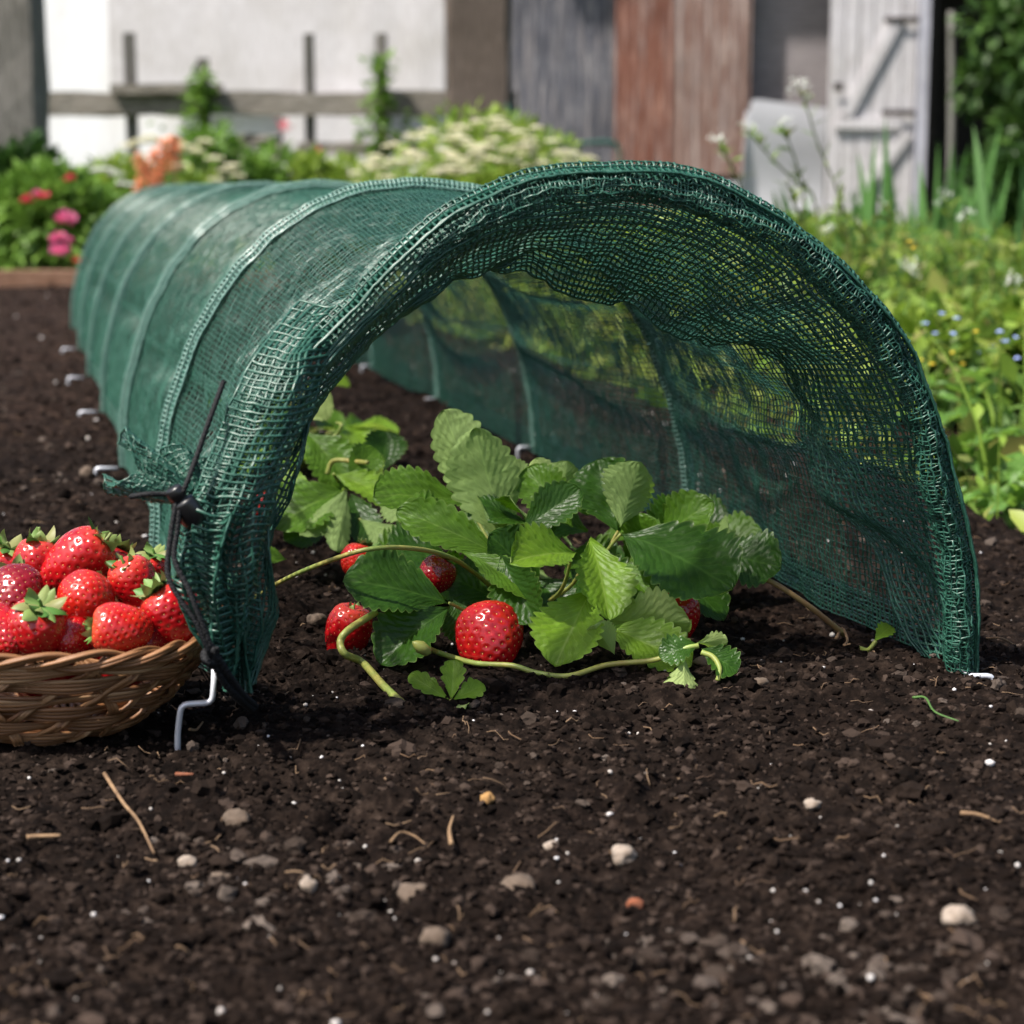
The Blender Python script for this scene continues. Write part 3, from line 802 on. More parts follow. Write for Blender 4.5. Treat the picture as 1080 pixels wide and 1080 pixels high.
BL = [  # px py dia Y calyx-direction kind ck roll cs label
    (84, 591, 62, 1.015, (.75, .15, .55), 2, 0, .3, 1.0, 'plump red strawberry at the top of the heap, leafy cap on its right'),
    (91, 631, 55, .975, (-.1, .95, .25), 1, 1, 1.2, .9, 'light orange red strawberry in the middle of the heap, showing no leaves'),
    (181, 645, 62, .965, (-.55, -.10, .80), 0, 4, .4, .95, 'large red strawberry at the right end of the basket, touched by the black cord'),
    (143, 618, 54, .995, (-.35, -.2, .85), 2, 3, 2.2, 1.0, 'red strawberry behind the rightmost one, half under pale green caps'),
    (124, 663, 54, .945, (-.95, -.20, .12), 4, 2, .9, .75, 'bright orange red strawberry lying on its side on the rim, cap to the left'),
    (38, 662, 62, .945, (.30, -.35, .85), 0, 1, 1.9, .95, 'round red strawberry against the rim with three long cap leaves on top'),
    (38, 600, 52, 1.02, (.15, .1, .95), 2, 2, .2, 1.05, 'pointed red strawberry with an upright yellowish cap, left of the plump top one'),
    (14, 625, 58, .98, (-.2, .8, .5), 3, 0, 2.5, .9, 'glossy dark red strawberry at the left, showing a white highlight'),
    (5, 600, 48, 1.03, (.25, .0, .95), 0, 4, 1.5, 1.15, 'red strawberry cut by the left picture edge with a spiky brownish cap'),
    (-2, 665, 54, .945, (-.6, .7, .3), 2, 3, .1, .8, 'red strawberry low at the left edge, resting on the rim'),
    (68, 655, 44, .975, (.2, .9, .3), 3, 0, .7, .9, 'small red strawberry wedged behind the round one and the orange one'),
    (78, 672, 40, .955, (.3, .9, .1), 0, 0, 2.7, .8, 'strawberry deep in the gap beside the one lying on its side'),
    (155, 677, 40, .955, (.6, .7, .3), 3, 2, 1.1, .8, 'strawberry mostly sunk behind the rim between the two right ones'),
    (118, 597, 46, 1.03, (.35, .3, .9), 3, 4, 3.0, 1.0, 'dark strawberry at the back of the heap covered by dense green caps'),
    (160, 600, 40, 1.03, (.2, -.2, .9), 0, 1, 1.6, 1.0, 'small red strawberry at the back right of the heap'),
]
for (px, py, dia, Yb, cd, kd, ck, rl, cs, lab) in BL:
    Yb += .03; strawberry(at(px, py, Yb), dia * Yb / FP * 1.03, cd, kd, lab, GB, ck, rl, cs=cs)
# fruit out of the frame and below the rim that fills the basket
for i, (x_, y_, z_) in enumerate(((-.31, .985, .070), (-.345, 1.00, .066), (-.32, .95, .06), (-.36, .96, .06), (-.30, 1.02, .06), (-.27, 1.0, .035), (-.235, .985, .032), (-.21, .965, .034), (-.25, .955, .03), (-.29, .955, .03), (-.33, .99, .03), (-.38, .99, .05), (-.20, .99, .05))):
    strawberry((x_, y_ + .035, z_), .031, (RS.uniform(-1, 1), RS.uniform(-.3, 1), RS.uniform(0, 1)), i % 5, 'red strawberry packed low inside the wicker basket, mostly hidden by the others', GB, i % 5, i)
GG = 'ripe strawberries on the soil under the plants'
for (px, py, dia, Yb, cd, kd, ck, rl, cs, lab, lf) in [
    (516, 669, 70, 1.135, (-.05, .55, .80), 0, 0, .8, .8, 'biggest glossy red strawberry lying on the soil under the front leaves', False),
    (367, 666, 50, 1.17, (.25, -.10, .9), 2, 2, .4, .6, 'red strawberry half behind the bent green runner', True),
    (380, 590, 38, 1.27, (.3, .3, .9), 1, 0, 1.4, .8, 'orange red strawberry peeping above the dark front leaf', True),
    (462, 604, 38, 1.205, (.5, .2, .8), 3, 0, 1.4, .7, 'dark red strawberry in the shade inside the front plant', True),
    (712, 646, 50, 1.165, (.1, .3, .9), 0, 0, 2, .8, 'red strawberry mostly hidden behind the folded right leaf', True),
    (279, 531, 26, 1.38, (.2, .3, .9), 1, 0, 2, .7, 'small orange red strawberry just showing right of the net leg', True)]:
    strawberry(at(px, py, Yb), dia * Yb / FP, cd, kd, lab, GG, ck, rl, leafy=lf, cs=cs)

# ================================================================== BASKET
M['wicker'] = m_island('wicker', [(.12, .048, .017), (.20, .088, .034), (.30, .15, .065), (.15, .062, .022), (.38, .22, .11)], .5, .45, (260, .35, .0008))
ba, bb, bh, bal = .160, .080, .051, math.radians(-9)
BC = np.array([-.318, 1.036, on(-.318, 1.036) + .002])
def bwall(phi, k, off=0.0):
    """phi angle, k 0..1 height, off outward"""
    phi = np.asarray(phi, float); k = np.asarray(k, float)
    n = 2.5; c, s_ = np.cos(phi), np.sin(phi)
    rr = (np.abs(c) ** n + np.abs(s_) ** n) ** (-1 / n)
    sc_ = .66 + .34 * k ** .75
    x = (ba * sc_ + off) * rr * c; y = (bb * (sc_ ** .7) + off) * rr * s_
    ca, sa = math.cos(bal), math.sin(bal)
    return np.stack([BC[0] + x * ca - y * sa, BC[1] + x * sa + y * ca, BC[2] + k * bh + .004 * np.abs(c) ** 3 * k + 0 * x], -1)
mb = MB()
NS = 26
ph = np.linspace(0, 2 * PI, 521)
for row in range(6):
    k0 = (row + .45) / 6.3
    for j in range(4):
        kk = k0 + (j - 1.5) * .033 + .010 * np.sin(ph * 5 + row) + .004 * np.sin(ph * 11 + j)
        twist = .018 * np.sin(ph * NS / 2 + row * PI + .5)
        off = .0030 * np.sin(ph * NS / 2 + row * PI) + RS.uniform(-.0005, .0005)
        P_ = bwall(ph + RS.uniform(-.02, .02), kk + twist * (j - 1.5) * .6, off)
        mb.tubes(P_, .00125 * RS.uniform(.8, 1.15), 6, cap=False)
sub_r = thing('wicker_basket', BC, 'brown wicker basket heaped with strawberries on the soil at the left edge', 'basket')
for i in range(NS):
    for dr in (1, -1):
        if dr == -1 and i % 2: continue
        for j in range(3):
            kq = np.linspace(-.02, 1.0, 46)
            pq = i * 2 * PI / NS + dr * (.42 * kq) + (j - 1) * .016
            ph_off = -.0034 * np.sin(NS / 2 * pq + np.floor(kq * 6.3 - .45 + .5) * PI)
            off = ph_off + .0012
            mb.tubes(bwall(pq, kq, np.convolve(np.pad(off, 2, 'edge'), np.ones(5) / 5, 'valid')), .0012, 6, cap=False)
sub(mb, 'wicker_weave', M['wicker'], sub_r)
mb = MB()
for st in range(3):
    for j in range(4):
        a = ph * 13 + st * 2 * PI / 3
        k_ = .985 + .062 * np.sin(a) + (j - 1.5) * .028 * np.cos(a * .5 + j) ; off = .0034 * np.cos(a) + (j - 1.5) * .0010
        mb.tubes(bwall(ph, k_, off + .001), .0013, 6, cap=False)
sub(mb, 'braided_rim', M['wicker'], sub_r)
mb = MB()
for k in np.linspace(.08, .66, 22):
    Pq = bwall(ph[::4], 0 * ph[::4], 0.0); ctr = np.array([BC[0], BC[1], 0]); Pq = ctr + (Pq - ctr) * (k / .66)
    Pq[:, 2] = BC[2] + .002 + .0012 * np.sin(ph[::4] * 13 + k * 60)
    mb.tubes(Pq, .0017, 5, cap=False)
sub(mb, 'woven_base', M['wicker'], sub_r)

# ================================================================== STRAWBERRY PLANTS
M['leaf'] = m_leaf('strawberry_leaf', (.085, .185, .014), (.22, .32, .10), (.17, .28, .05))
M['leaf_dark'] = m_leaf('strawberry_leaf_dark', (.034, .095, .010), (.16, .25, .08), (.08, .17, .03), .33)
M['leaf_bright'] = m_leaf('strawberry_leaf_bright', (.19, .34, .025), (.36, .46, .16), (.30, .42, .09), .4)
M['stalk'] = m_plain('leaf_stalk', (.20, .27, .06), .45, .4, var=(40, (.30, .24, .06)))
M['stalk_red'] = m_plain('leaf_stalk_reddish', (.30, .15, .07), .5, .4, var=(40, (.26, .22, .07)))
def leaflet(L, hw, seed, fold=.35, curl=.35, cup=0.0, teeth=9, wave=.06, shape=0):
    """leaflet in local frame: base at origin, tip along +y, upper face +z"""
    rng = np.random.RandomState(seed); nu, nv = 91, 25
    U = np.linspace(0, 1, nu)[:, None]; V_ = np.linspace(-1, 1, nv)[None]
    # obovate outline
    w = np.sin(PI * np.clip(U, 0, 1) ** 1.18) ** .62 * (.80 + .28 * U)
    w = np.where(U < .3, w * (U / .3) ** .18, w); w = w / w.max()
    tooth = (U * teeth) % 1
    tt = np.sin(PI * tooth ** 1.5) ** .7
    env = np.clip((U - .14) / .12, 0, 1) * (1 if teeth > 6 else 1.7)
    wt = w * (1 + env * (.17 * tt - .09)) + .015 * np.sin(U * 7 + seed)
    wt[0] = 0.02; wt[-1] = 0.005
    av = np.abs(V_)
    # the blade: points run outwards and slightly forward along the side veins
    y = L * (U + .10 * av * np.sin(PI * U) ** .7 * (1 - U * .6))
    x = hw * wt * V_
    rel = av
    ph_ = (U * 9 - av * 3.6)
    quilt = (np.abs((ph_ % 1) - .5) * 2) ** 2
    z = hw * (fold * rel ** 1.15) * wt - hw * .024 * quilt * np.sin(PI * np.minimum(rel * 1.02, 1)) ** .5
    z = z - L * curl * U ** 2.0 * .5 + hw * wave * np.sin(U * 11 + seed + V_ * 2) * rel ** 2 - hw * cup * rel ** 2.6 * 1.2
    z = z + hw * .06 * fbm(U * 4 + seed, V_ * 2 + 0 * U, o=2, seed=seed)
    cyy = 1 - .12 * abs(curl) * U
    G = np.stack([x + 0 * U, y * cyy, z], -1)
    uv = np.stack([U + 0 * V_, V_ + 0 * U], -1)
    m = MB(); m.grid(G, 0, uv); return m
def add_leaflet(root, b, t, hwpx, n, mat='leaf', seed=1, fold=.35, curl=.3, under=False, cup=0.0, teeth=9, name='leaflet', wave=.06):
    """b, t: world points of base and tip; n: direction the upper (or, if under, lower) face looks"""
    b = np.asarray(b); t = np.asarray(t); L = np.linalg.norm(t - b); yv = (t - b) / L
    n = unit(n); xv = unit(np.cross(yv, n)); zv = np.cross(xv, yv)
    view = unit((b + t) / 2 - np.array([0, 0, H]))
    vis = max(.42, np.linalg.norm(xv - view * (xv @ view)))
    hw = 1.13 * hwpx * np.linalg.norm((b + t) / 2) / FP / vis
    if under: zv = -zv; xv = -xv
    m = leaflet(L, hw, seed, fold if not under else fold, curl, cup, teeth, wave)
    Mx = np.stack([xv, yv, zv], 1)
    m.v = [v @ Mx.T + b[None] for v in m.v]
    return sub(m, name, M[mat], root)
def stalk(root, pts, r0, r1=None, mat='stalk', name='stalk', n=8):
    Pq = catmull(pts, n); m = MB(); m.tubes(Pq, np.linspace(r0, r1 or r0, len(Pq)), 10); return sub(m, name, M[mat], root)
FR = thing('strawberry_plant', gp(548, 664), 'leafy front strawberry plant with large toothed leaves in the tunnel mouth', 'strawberry plant', 'strawberry plants in the tunnel')
CRN = gp(548, 655) + np.array([0, .03, 0])
VW = (0, -.75, .66)
# (base px,py,Y) (tip px,py,Y) halfwidth normal material fold curl under cup
LV = [
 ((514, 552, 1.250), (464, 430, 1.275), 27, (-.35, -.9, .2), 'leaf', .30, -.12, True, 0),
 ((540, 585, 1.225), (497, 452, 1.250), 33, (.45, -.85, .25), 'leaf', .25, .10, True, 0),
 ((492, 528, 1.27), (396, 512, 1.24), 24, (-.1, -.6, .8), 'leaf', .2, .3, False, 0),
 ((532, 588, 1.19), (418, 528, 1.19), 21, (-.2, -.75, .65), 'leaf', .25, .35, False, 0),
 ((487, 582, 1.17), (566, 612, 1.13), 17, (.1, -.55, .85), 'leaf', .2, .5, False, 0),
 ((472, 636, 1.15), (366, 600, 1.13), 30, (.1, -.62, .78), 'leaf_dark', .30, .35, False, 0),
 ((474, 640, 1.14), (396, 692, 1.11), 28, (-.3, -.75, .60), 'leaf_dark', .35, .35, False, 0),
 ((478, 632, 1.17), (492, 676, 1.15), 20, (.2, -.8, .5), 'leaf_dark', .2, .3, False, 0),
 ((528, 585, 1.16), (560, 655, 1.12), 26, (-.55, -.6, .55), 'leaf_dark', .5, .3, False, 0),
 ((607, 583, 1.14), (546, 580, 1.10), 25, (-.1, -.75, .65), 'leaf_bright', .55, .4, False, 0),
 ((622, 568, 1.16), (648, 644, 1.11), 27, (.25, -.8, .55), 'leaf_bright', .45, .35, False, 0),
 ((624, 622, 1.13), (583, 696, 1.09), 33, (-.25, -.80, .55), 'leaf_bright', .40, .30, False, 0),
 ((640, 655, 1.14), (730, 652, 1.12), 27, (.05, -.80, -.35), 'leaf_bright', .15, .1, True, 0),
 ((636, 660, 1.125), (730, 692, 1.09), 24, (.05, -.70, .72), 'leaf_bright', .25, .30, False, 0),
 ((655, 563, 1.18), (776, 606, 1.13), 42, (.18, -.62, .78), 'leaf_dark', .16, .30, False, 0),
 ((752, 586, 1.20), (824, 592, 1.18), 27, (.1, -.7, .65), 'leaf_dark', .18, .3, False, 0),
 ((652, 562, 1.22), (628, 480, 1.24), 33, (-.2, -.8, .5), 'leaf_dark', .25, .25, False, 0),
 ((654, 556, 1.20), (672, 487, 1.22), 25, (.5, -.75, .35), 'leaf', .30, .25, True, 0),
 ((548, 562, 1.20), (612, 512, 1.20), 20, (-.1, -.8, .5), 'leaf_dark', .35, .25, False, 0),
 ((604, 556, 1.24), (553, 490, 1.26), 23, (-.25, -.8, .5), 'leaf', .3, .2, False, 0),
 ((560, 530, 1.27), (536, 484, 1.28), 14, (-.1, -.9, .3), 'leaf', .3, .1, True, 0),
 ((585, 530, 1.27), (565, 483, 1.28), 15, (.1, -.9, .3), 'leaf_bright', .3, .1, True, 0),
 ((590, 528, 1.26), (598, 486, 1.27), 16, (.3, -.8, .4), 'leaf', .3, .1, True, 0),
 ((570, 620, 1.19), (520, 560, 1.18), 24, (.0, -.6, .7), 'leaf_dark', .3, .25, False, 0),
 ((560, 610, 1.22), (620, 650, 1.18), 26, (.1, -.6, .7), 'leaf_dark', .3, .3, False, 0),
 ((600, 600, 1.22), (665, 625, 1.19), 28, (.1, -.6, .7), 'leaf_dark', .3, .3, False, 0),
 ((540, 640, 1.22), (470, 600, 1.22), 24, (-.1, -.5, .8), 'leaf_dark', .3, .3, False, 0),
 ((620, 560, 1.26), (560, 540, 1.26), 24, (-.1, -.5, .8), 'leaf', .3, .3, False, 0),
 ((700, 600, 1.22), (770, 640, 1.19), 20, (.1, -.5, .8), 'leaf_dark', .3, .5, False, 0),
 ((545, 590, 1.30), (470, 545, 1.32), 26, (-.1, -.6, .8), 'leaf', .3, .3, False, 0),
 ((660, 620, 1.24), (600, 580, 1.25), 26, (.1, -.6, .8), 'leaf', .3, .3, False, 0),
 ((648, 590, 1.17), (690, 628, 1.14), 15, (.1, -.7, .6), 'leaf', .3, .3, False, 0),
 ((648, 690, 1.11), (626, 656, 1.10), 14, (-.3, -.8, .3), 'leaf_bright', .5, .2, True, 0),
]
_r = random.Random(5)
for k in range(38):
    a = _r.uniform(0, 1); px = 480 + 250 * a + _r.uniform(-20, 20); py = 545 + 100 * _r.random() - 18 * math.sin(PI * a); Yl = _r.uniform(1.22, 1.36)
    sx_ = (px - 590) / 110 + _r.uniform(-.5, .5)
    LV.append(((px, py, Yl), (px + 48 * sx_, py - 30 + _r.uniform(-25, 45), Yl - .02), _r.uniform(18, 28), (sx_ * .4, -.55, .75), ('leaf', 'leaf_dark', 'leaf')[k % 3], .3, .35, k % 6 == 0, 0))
for i, (b, t, hw, n, mt, fd, cl, un, cu) in enumerate(LV):
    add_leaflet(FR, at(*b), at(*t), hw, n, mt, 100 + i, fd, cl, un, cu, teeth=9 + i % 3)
for i, (e, mid) in enumerate((((514, 552, 1.25), (528, 610, 1.24)), ((532, 588, 1.19), (545, 630, 1.20)), ((474, 636, 1.15), (505, 648, 1.18)), ((604, 583, 1.14), (590, 625, 1.17)), ((622, 572, 1.16), (600, 620, 1.18)), ((655, 563, 1.18), (620, 600, 1.2)), ((624, 622, 1.13), (600, 640, 1.16)), ((640, 657, 1.13), (605, 640, 1.17)), ((752, 586, 1.2), (670, 600, 1.2)), ((652, 560, 1.22), (620, 610, 1.22)), ((548, 562, 1.2), (548, 620, 1.21)), ((492, 528, 1.27), (525, 590, 1.25)))):
    stalk(FR, [CRN + RS.uniform(-.006, .006, 3) * (1, 1, 0), at(*mid), at(*e)], .0016, .0010)
def ongp(px, py, lift=.003):
    g = gp(px, py, .003); g[2] = on(g[0], g[1]) + lift; return g
stalk(FR, [CRN, at(500, 604, 1.20), at(470, 586, 1.16), at(430, 578, 1.13), at(385, 580, 1.115), at(330, 598, 1.13), at(288, 618, 1.16), at(250, 644, 1.19)], .0016, .0014, name='runner')
stalk(FR, [ongp(427, 737, .0), ongp(405, 722, .004), ongp(382, 704, .008), at(364, 690, 1.095), at(359, 677, 1.10), at(368, 664, 1.105), at(396, 646, 1.13)], .0024, .0022, name='runner')
stalk(FR, [at(448, 682, 1.105), ongp(462, 694, .006), ongp(500, 703, .004), ongp(540, 708, .004), ongp(566, 711, .002), ongp(600, 714, .002), ongp(640, 711, .005), at(690, 696, 1.085), at(722, 684, 1.08), at(737, 681, 1.08)], .0017, .0016, name='runner')
m = MB(); lathe(m, at(446, 684, 1.10), (-.4, -.1, .3), [(-.006, .0), (-.004, .003), (.002, .004), (.006, .002), (.008, 0)], 12); sub(m, 'bud', M['stalk'], FR)
stalk(FR, [at(770, 600, 1.2), at(810, 612, 1.19), at(850, 637, 1.19), ongp(891, 664, .002)], .0016, .0019, 'stalk_red')
# plantlet at the runner tip (still attached to the runner)
for (b, t, hw, n, mt, un, fd, cl) in [((737, 680, 1.08), (694, 688, 1.075), 14, (0, -.7, .7), 'leaf_dark', False, .2, .4),
    ((735, 678, 1.085), (768, 674, 1.085), 8, (.1, -.8, -.3), 'leaf_bright', True, .2, .2),
    ((740, 684, 1.08), (780, 706, 1.07), 15, (.2, -.7, .6), 'leaf_dark', False, .2, .3),
    ((722, 694, 1.075), (720, 746, 1.06), 16, (.2, -.9, .1), 'leaf_bright', True, .35, .1),
    ((722, 700, 1.08), (706, 724, 1.075), 7, (.2, -.9, .1), 'leaf', False, .35, .1),
    ((757, 712, 1.07), (752, 737, 1.065), 6, (-.3, -.9, .3), 'leaf_bright', True, .6, .2)]:
    add_leaflet(FR, at(*b), at(*t), hw, n, mt, int(b[0] + t[1]), fd, cl, un, teeth=6)
stalk(FR, [at(740, 688, 1.078), at(752, 693, 1.075), at(759, 705, 1.07), at(757, 718, 1.067)], .0017, .0014)

RR = thing('strawberry_plant', gp(362, 585), 'second strawberry plant with drooping pale undersides, behind the net leg', 'strawberry plant', 'strawberry plants in the tunnel')
RC = gp(372, 566)
LR = [
 ((322, 442, 1.62), (352, 412, 1.60), 15, (-.2, -.8, .5), 'leaf_bright', .2, .2, True),
 ((322, 455, 1.50), (372, 506, 1.46), 24, (.1, -.7, .7), 'leaf', .25, .4, False),
 ((403, 498, 1.52), (409, 452, 1.54), 20, (.2, -.8, .5), 'leaf_dark', .2, .2, False),
 ((402, 505, 1.48), (386, 480, 1.47), 13, (-.2, -.8, .4), 'leaf_bright', .2, .3, True),
 ((280, 522, 1.42), (325, 508, 1.42), 13, (.0, -.6, .8), 'leaf_bright', .2, .1, False),
 ((362, 517, 1.42), (286, 545, 1.38), 30, (-.2, -.6, .75), 'leaf', .25, .35, False),
 ((365, 516, 1.40), (318, 568, 1.37), 12, (-.5, -.8, .2), 'leaf', .35, .1, True),
 ((366, 517, 1.40), (353, 584, 1.36), 12, (.3, -.9, .1), 'leaf', .35, .1, True),
 ((352, 500, 1.44), (424, 524, 1.42), 15, (.1, -.6, .8), 'leaf_bright', .3, .3, False),
 ((370, 520, 1.42), (392, 572, 1.38), 17, (.1, -.8, .5), 'leaf_dark', .3, .3, False),
 ((380, 548, 1.38), (436, 572, 1.34), 18, (.2, -.7, .6), 'leaf', .4, .3, True),
 ((365, 505, 1.44), (400, 470, 1.46), 16, (.2, -.8, .5), 'leaf', .3, .3, False),
 ((330, 470, 1.5), (285, 480, 1.5), 20, (-.2, -.7, .6), 'leaf', .3, .3, False),
 ((345, 560, 1.42), (300, 565, 1.40), 15, (-.2, -.7, .6), 'leaf_dark', .3, .3, False),
 ((420, 540, 1.42), (460, 520, 1.42), 20, (.2, -.7, .6), 'leaf_dark', .3, .3, False),
 ((400, 520, 1.42), (440, 548, 1.38), 18, (.2, -.7, .6), 'leaf', .3, .3, True),
 ((302, 590, 1.30), (274, 582, 1.29), 8, (-.1, -.7, .6), 'leaf', .2, .2, False),
 ((310, 500, 1.5), (262, 430, 1.52), 24, (-.1, -.7, .6), 'leaf', .2, .2, False),
 ((290, 470, 1.5), (240, 480, 1.5), 24, (-.1, -.7, .6), 'leaf_bright', .2, .2, False),
]
for i, (b, t, hw, n, mt, fd, cl, un) in enumerate(LR):
    add_leaflet(RR, at(*b), at(*t), hw, n, mt, 200 + i, fd, cl, un, 0, teeth=9)
for e in ((322, 448, 1.55), (403, 498, 1.52), (362, 517, 1.42), (352, 500, 1.44), (380, 548, 1.40), (310, 505, 1.5), (280, 522, 1.42), (345, 560, 1.42)):
    ee = at(*e); stalk(RR, [RC, (RC + ee) / 2 + np.array([0, 0, .012]), ee], .0018, .0012)
stalk(RR, [at(345, 500, 1.46), at(352, 486, 1.46), at(376, 487, 1.45), at(388, 488, 1.44)], .0020, .0018)
stalk(RR, [at(345, 464, 1.55), at(355, 458, 1.55), at(360, 448, 1.55), at(355, 446, 1.56)], .0018, .0012, name='runner')
# plants farther down the tunnel
def row_plant(t, off, seed, label, n=13, sc_=1.0):
    c = TO + AX * t + LT * off; c[2] = 0; rng = np.random.RandomState(seed)
    r = thing('strawberry_plant', c, label, 'strawberry plant', 'strawberry plants in the tunnel')
    for i in range(n):
        a = i * 2.4 + rng.uniform(-.3, .3); R1 = rng.uniform(.02, .06) * sc_; hgt = rng.uniform(.04, .10) * sc_
        b = c + np.array([math.cos(a) * R1, math.sin(a) * R1, hgt]); L_ = rng.uniform(.05, .07) * sc_
        stalk(r, [c, (c + b) / 2 + np.array([0, 0, .012]), b], .0016, .001, n=4)
        for da in (-1.1, 0, 1.1):
            tdir = np.array([math.cos(a + da), math.sin(a + da), rng.uniform(-.3, .25)])
            add_leaflet(r, b, b + unit(tdir) * L_, 0, (math.cos(a) * .3, math.sin(a) * .3, 1), ('leaf', 'leaf_dark', 'leaf_bright')[rng.randint(3)], seed * 50 + i, .3, .4) if False else None
            m = leaflet(L_, L_ * .38, seed * 50 + i, .3, .4); yv = unit(tdir); xv = unit(np.cross(yv, (math.cos(a) * .3, math.sin(a) * .3, 1))); zv = np.cross(xv, yv)
            m.v = [v @ np.stack([xv, yv, zv], 1).T + b for v in m.v]; sub(m, 'leaflet', M[('leaf', 'leaf_dark', 'leaf_bright')[rng.randint(3)]], r)
row_plant(.95, -.03, 5, 'third strawberry plant along the row, dim behind the netting', 8, .85)
# seedling
sd = thing('seedling', ongp(478, 752, 0), 'small bright green strawberry seedling alone in the soil before the plant', 'seedling')
for (b, t, hw, n, un, cl) in [((476, 738, 1.045), (479, 694, 1.06), 11.5, (0, -.9, .4), False, .1), ((474, 738, 1.045), (430, 709, 1.055), 9, (-.1, -.7, .7), False, .2),
                      ((478, 738, 1.045), (512, 720, 1.055), 9.5, (.1, -.7, .7), False, .2), ((472, 745, 1.04), (496, 750, 1.03), 8, (0, -.5, .8), True, .5)]:
    add_leaflet(sd, at(*b), at(*t), hw, n, 'leaf_bright', int(t[0]), .3, cl, un, teeth=4, wave=.1)
stalk(sd, [ongp(474, 756, -.004), at(473, 748, 1.04), at(476, 738, 1.045)], .0014, .0011)
s2 = thing('sprout', ongp(925, 676, 0), 'tiny green sprout on the soil just inside the right net wall', 'sprout')
add_leaflet(s2, at(922, 676, 1.17), at(941, 658, 1.18), 8, (-.3, -.8, .4), 'leaf_bright', 3, .4, .2, False, teeth=5)
stalk(s2, [ongp(906, 671, .002), ongp(916, 678, .003), at(924, 676, 1.17)], .0016, .0014)
# ================================================================== GARDEN BEHIND
def m_fol(name, cols, tf=.35, rough=.5): return m_island(name, cols, rough, .35, trans=True, transf=tf)
M['f_mid'] = m_fol('foliage_mid', [(.08, .165, .022), (.13, .25, .034), (.20, .34, .055), (.10, .20, .03)])
M['f_dark'] = m_fol('foliage_dark', [(.012, .035, .008), (.03, .075, .014), (.05, .11, .022)])
M['f_dark2'] = m_fol('foliage_hanging', [(.02, .05, .01), (.045, .10, .018), (.08, .16, .028)])
M['f_lime'] = m_fol('foliage_lime', [(.20, .31, .035), (.29, .39, .055), (.13, .23, .028), (.38, .46, .10)], .45)
M['f_weed'] = m_fol('foliage_weed', [(.07, .14, .02), (.14, .25, .03), (.24, .35, .045), (.10, .18, .03), (.32, .39, .07), (.18, .17, .05), (.16, .29, .05)], .42)
M['f_iris'] = m_fol('foliage_iris', [(.045, .13, .030), (.08, .19, .045), (.11, .22, .05)])
M['pink'] = m_island('pink_petals', [(.85, .20, .42), (.90, .38, .56), (.75, .10, .30)], .6, .2, trans=True)
M['rosy'] = m_island('rosy_petals', [(.70, .06, .12), (.80, .16, .20)], .6, .2, trans=True)
M['orange'] = m_island('apricot_petals', [(.88, .42, .24), (.90, .52, .33), (.85, .32, .18)], .6, .2, trans=True)
M['cream'] = m_island('cream_florets', [(.74, .70, .48), (.84, .80, .62), (.62, .60, .34)], .7, .2, trans=True)
M['whitef'] = m_island('white_florets', [(.80, .80, .76), (.68, .70, .62)], .7, .2, trans=True)
M['bluef'] = m_island('blue_florets', [(.30, .40, .80), (.42, .50, .85)], .7, .2)
M['yellowf'] = m_island('yellow_florets', [(.75, .60, .06), (.7, .5, .05)], .7, .2)
M['stem'] = m_island('plant_stems', [(.08, .13, .03), (.14, .18, .05), (.12, .09, .04)], .7, .2)
M['barkm'] = m_wood('bark', ((.05, .04, .03), (.12, .10, .08), (.2, .17, .14)), (6, 6, 1.2))

def leaves(m, Pc, D, L, W, mi=0, droop=.25):
    """little pointed, slightly folded leaves. Pc (N,3) base, D (N,3) direction, L (N,), W (N,)"""
    N = len(Pc); D = D / (np.linalg.norm(D, axis=1, keepdims=True) + 1e-9)
    up = np.zeros((N, 3)); up[:, 2] = 1; up = up + RS.uniform(-.7, .7, (N, 3))
    S_ = np.cross(D, up); S_ /= np.linalg.norm(S_, axis=1, keepdims=True) + 1e-9
    Nn_ = np.cross(S_, D)
    L = L[:, None]; W = W[:, None]
    v = np.stack([Pc, Pc + D * L * .4 + S_ * W * .5 + Nn_ * W * .12, Pc + D * L * .45 - Nn_ * W * .06, Pc + D * L * .4 - S_ * W * .5 + Nn_ * W * .12,
                  Pc + D * L * .8 + S_ * W * .28 - Nn_ * L * droop * .25, Pc + D * L - Nn_ * L * droop * .5, Pc + D * L * .8 - S_ * W * .28 - Nn_ * L * droop * .25], 1)
    f = np.array([[0, 1, 2, 2], [1, 4, 5, 2], [2, 5, 6, 3], [0, 2, 3, 3]])
    t = np.array([[0, 1, 2], [0, 2, 3]]); q = np.array([[1, 4, 5, 2], [2, 5, 6, 3]])
    off = (np.arange(N) * 7)[:, None, None]
    n0 = m.n
    m.raw(v.reshape(-1, 3), (t[None] + off).reshape(-1, 3), mi)
    m.f.setdefault(4, []).append(((q[None] + off).reshape(-1, 4) + n0, mi))
    return m
def rdirs(n, upb=.3):
    d = RS.normal(size=(n, 3)); d[:, 2] = np.abs(d[:, 2]) * .8 + upb; return d / np.linalg.norm(d, axis=1, keepdims=True)
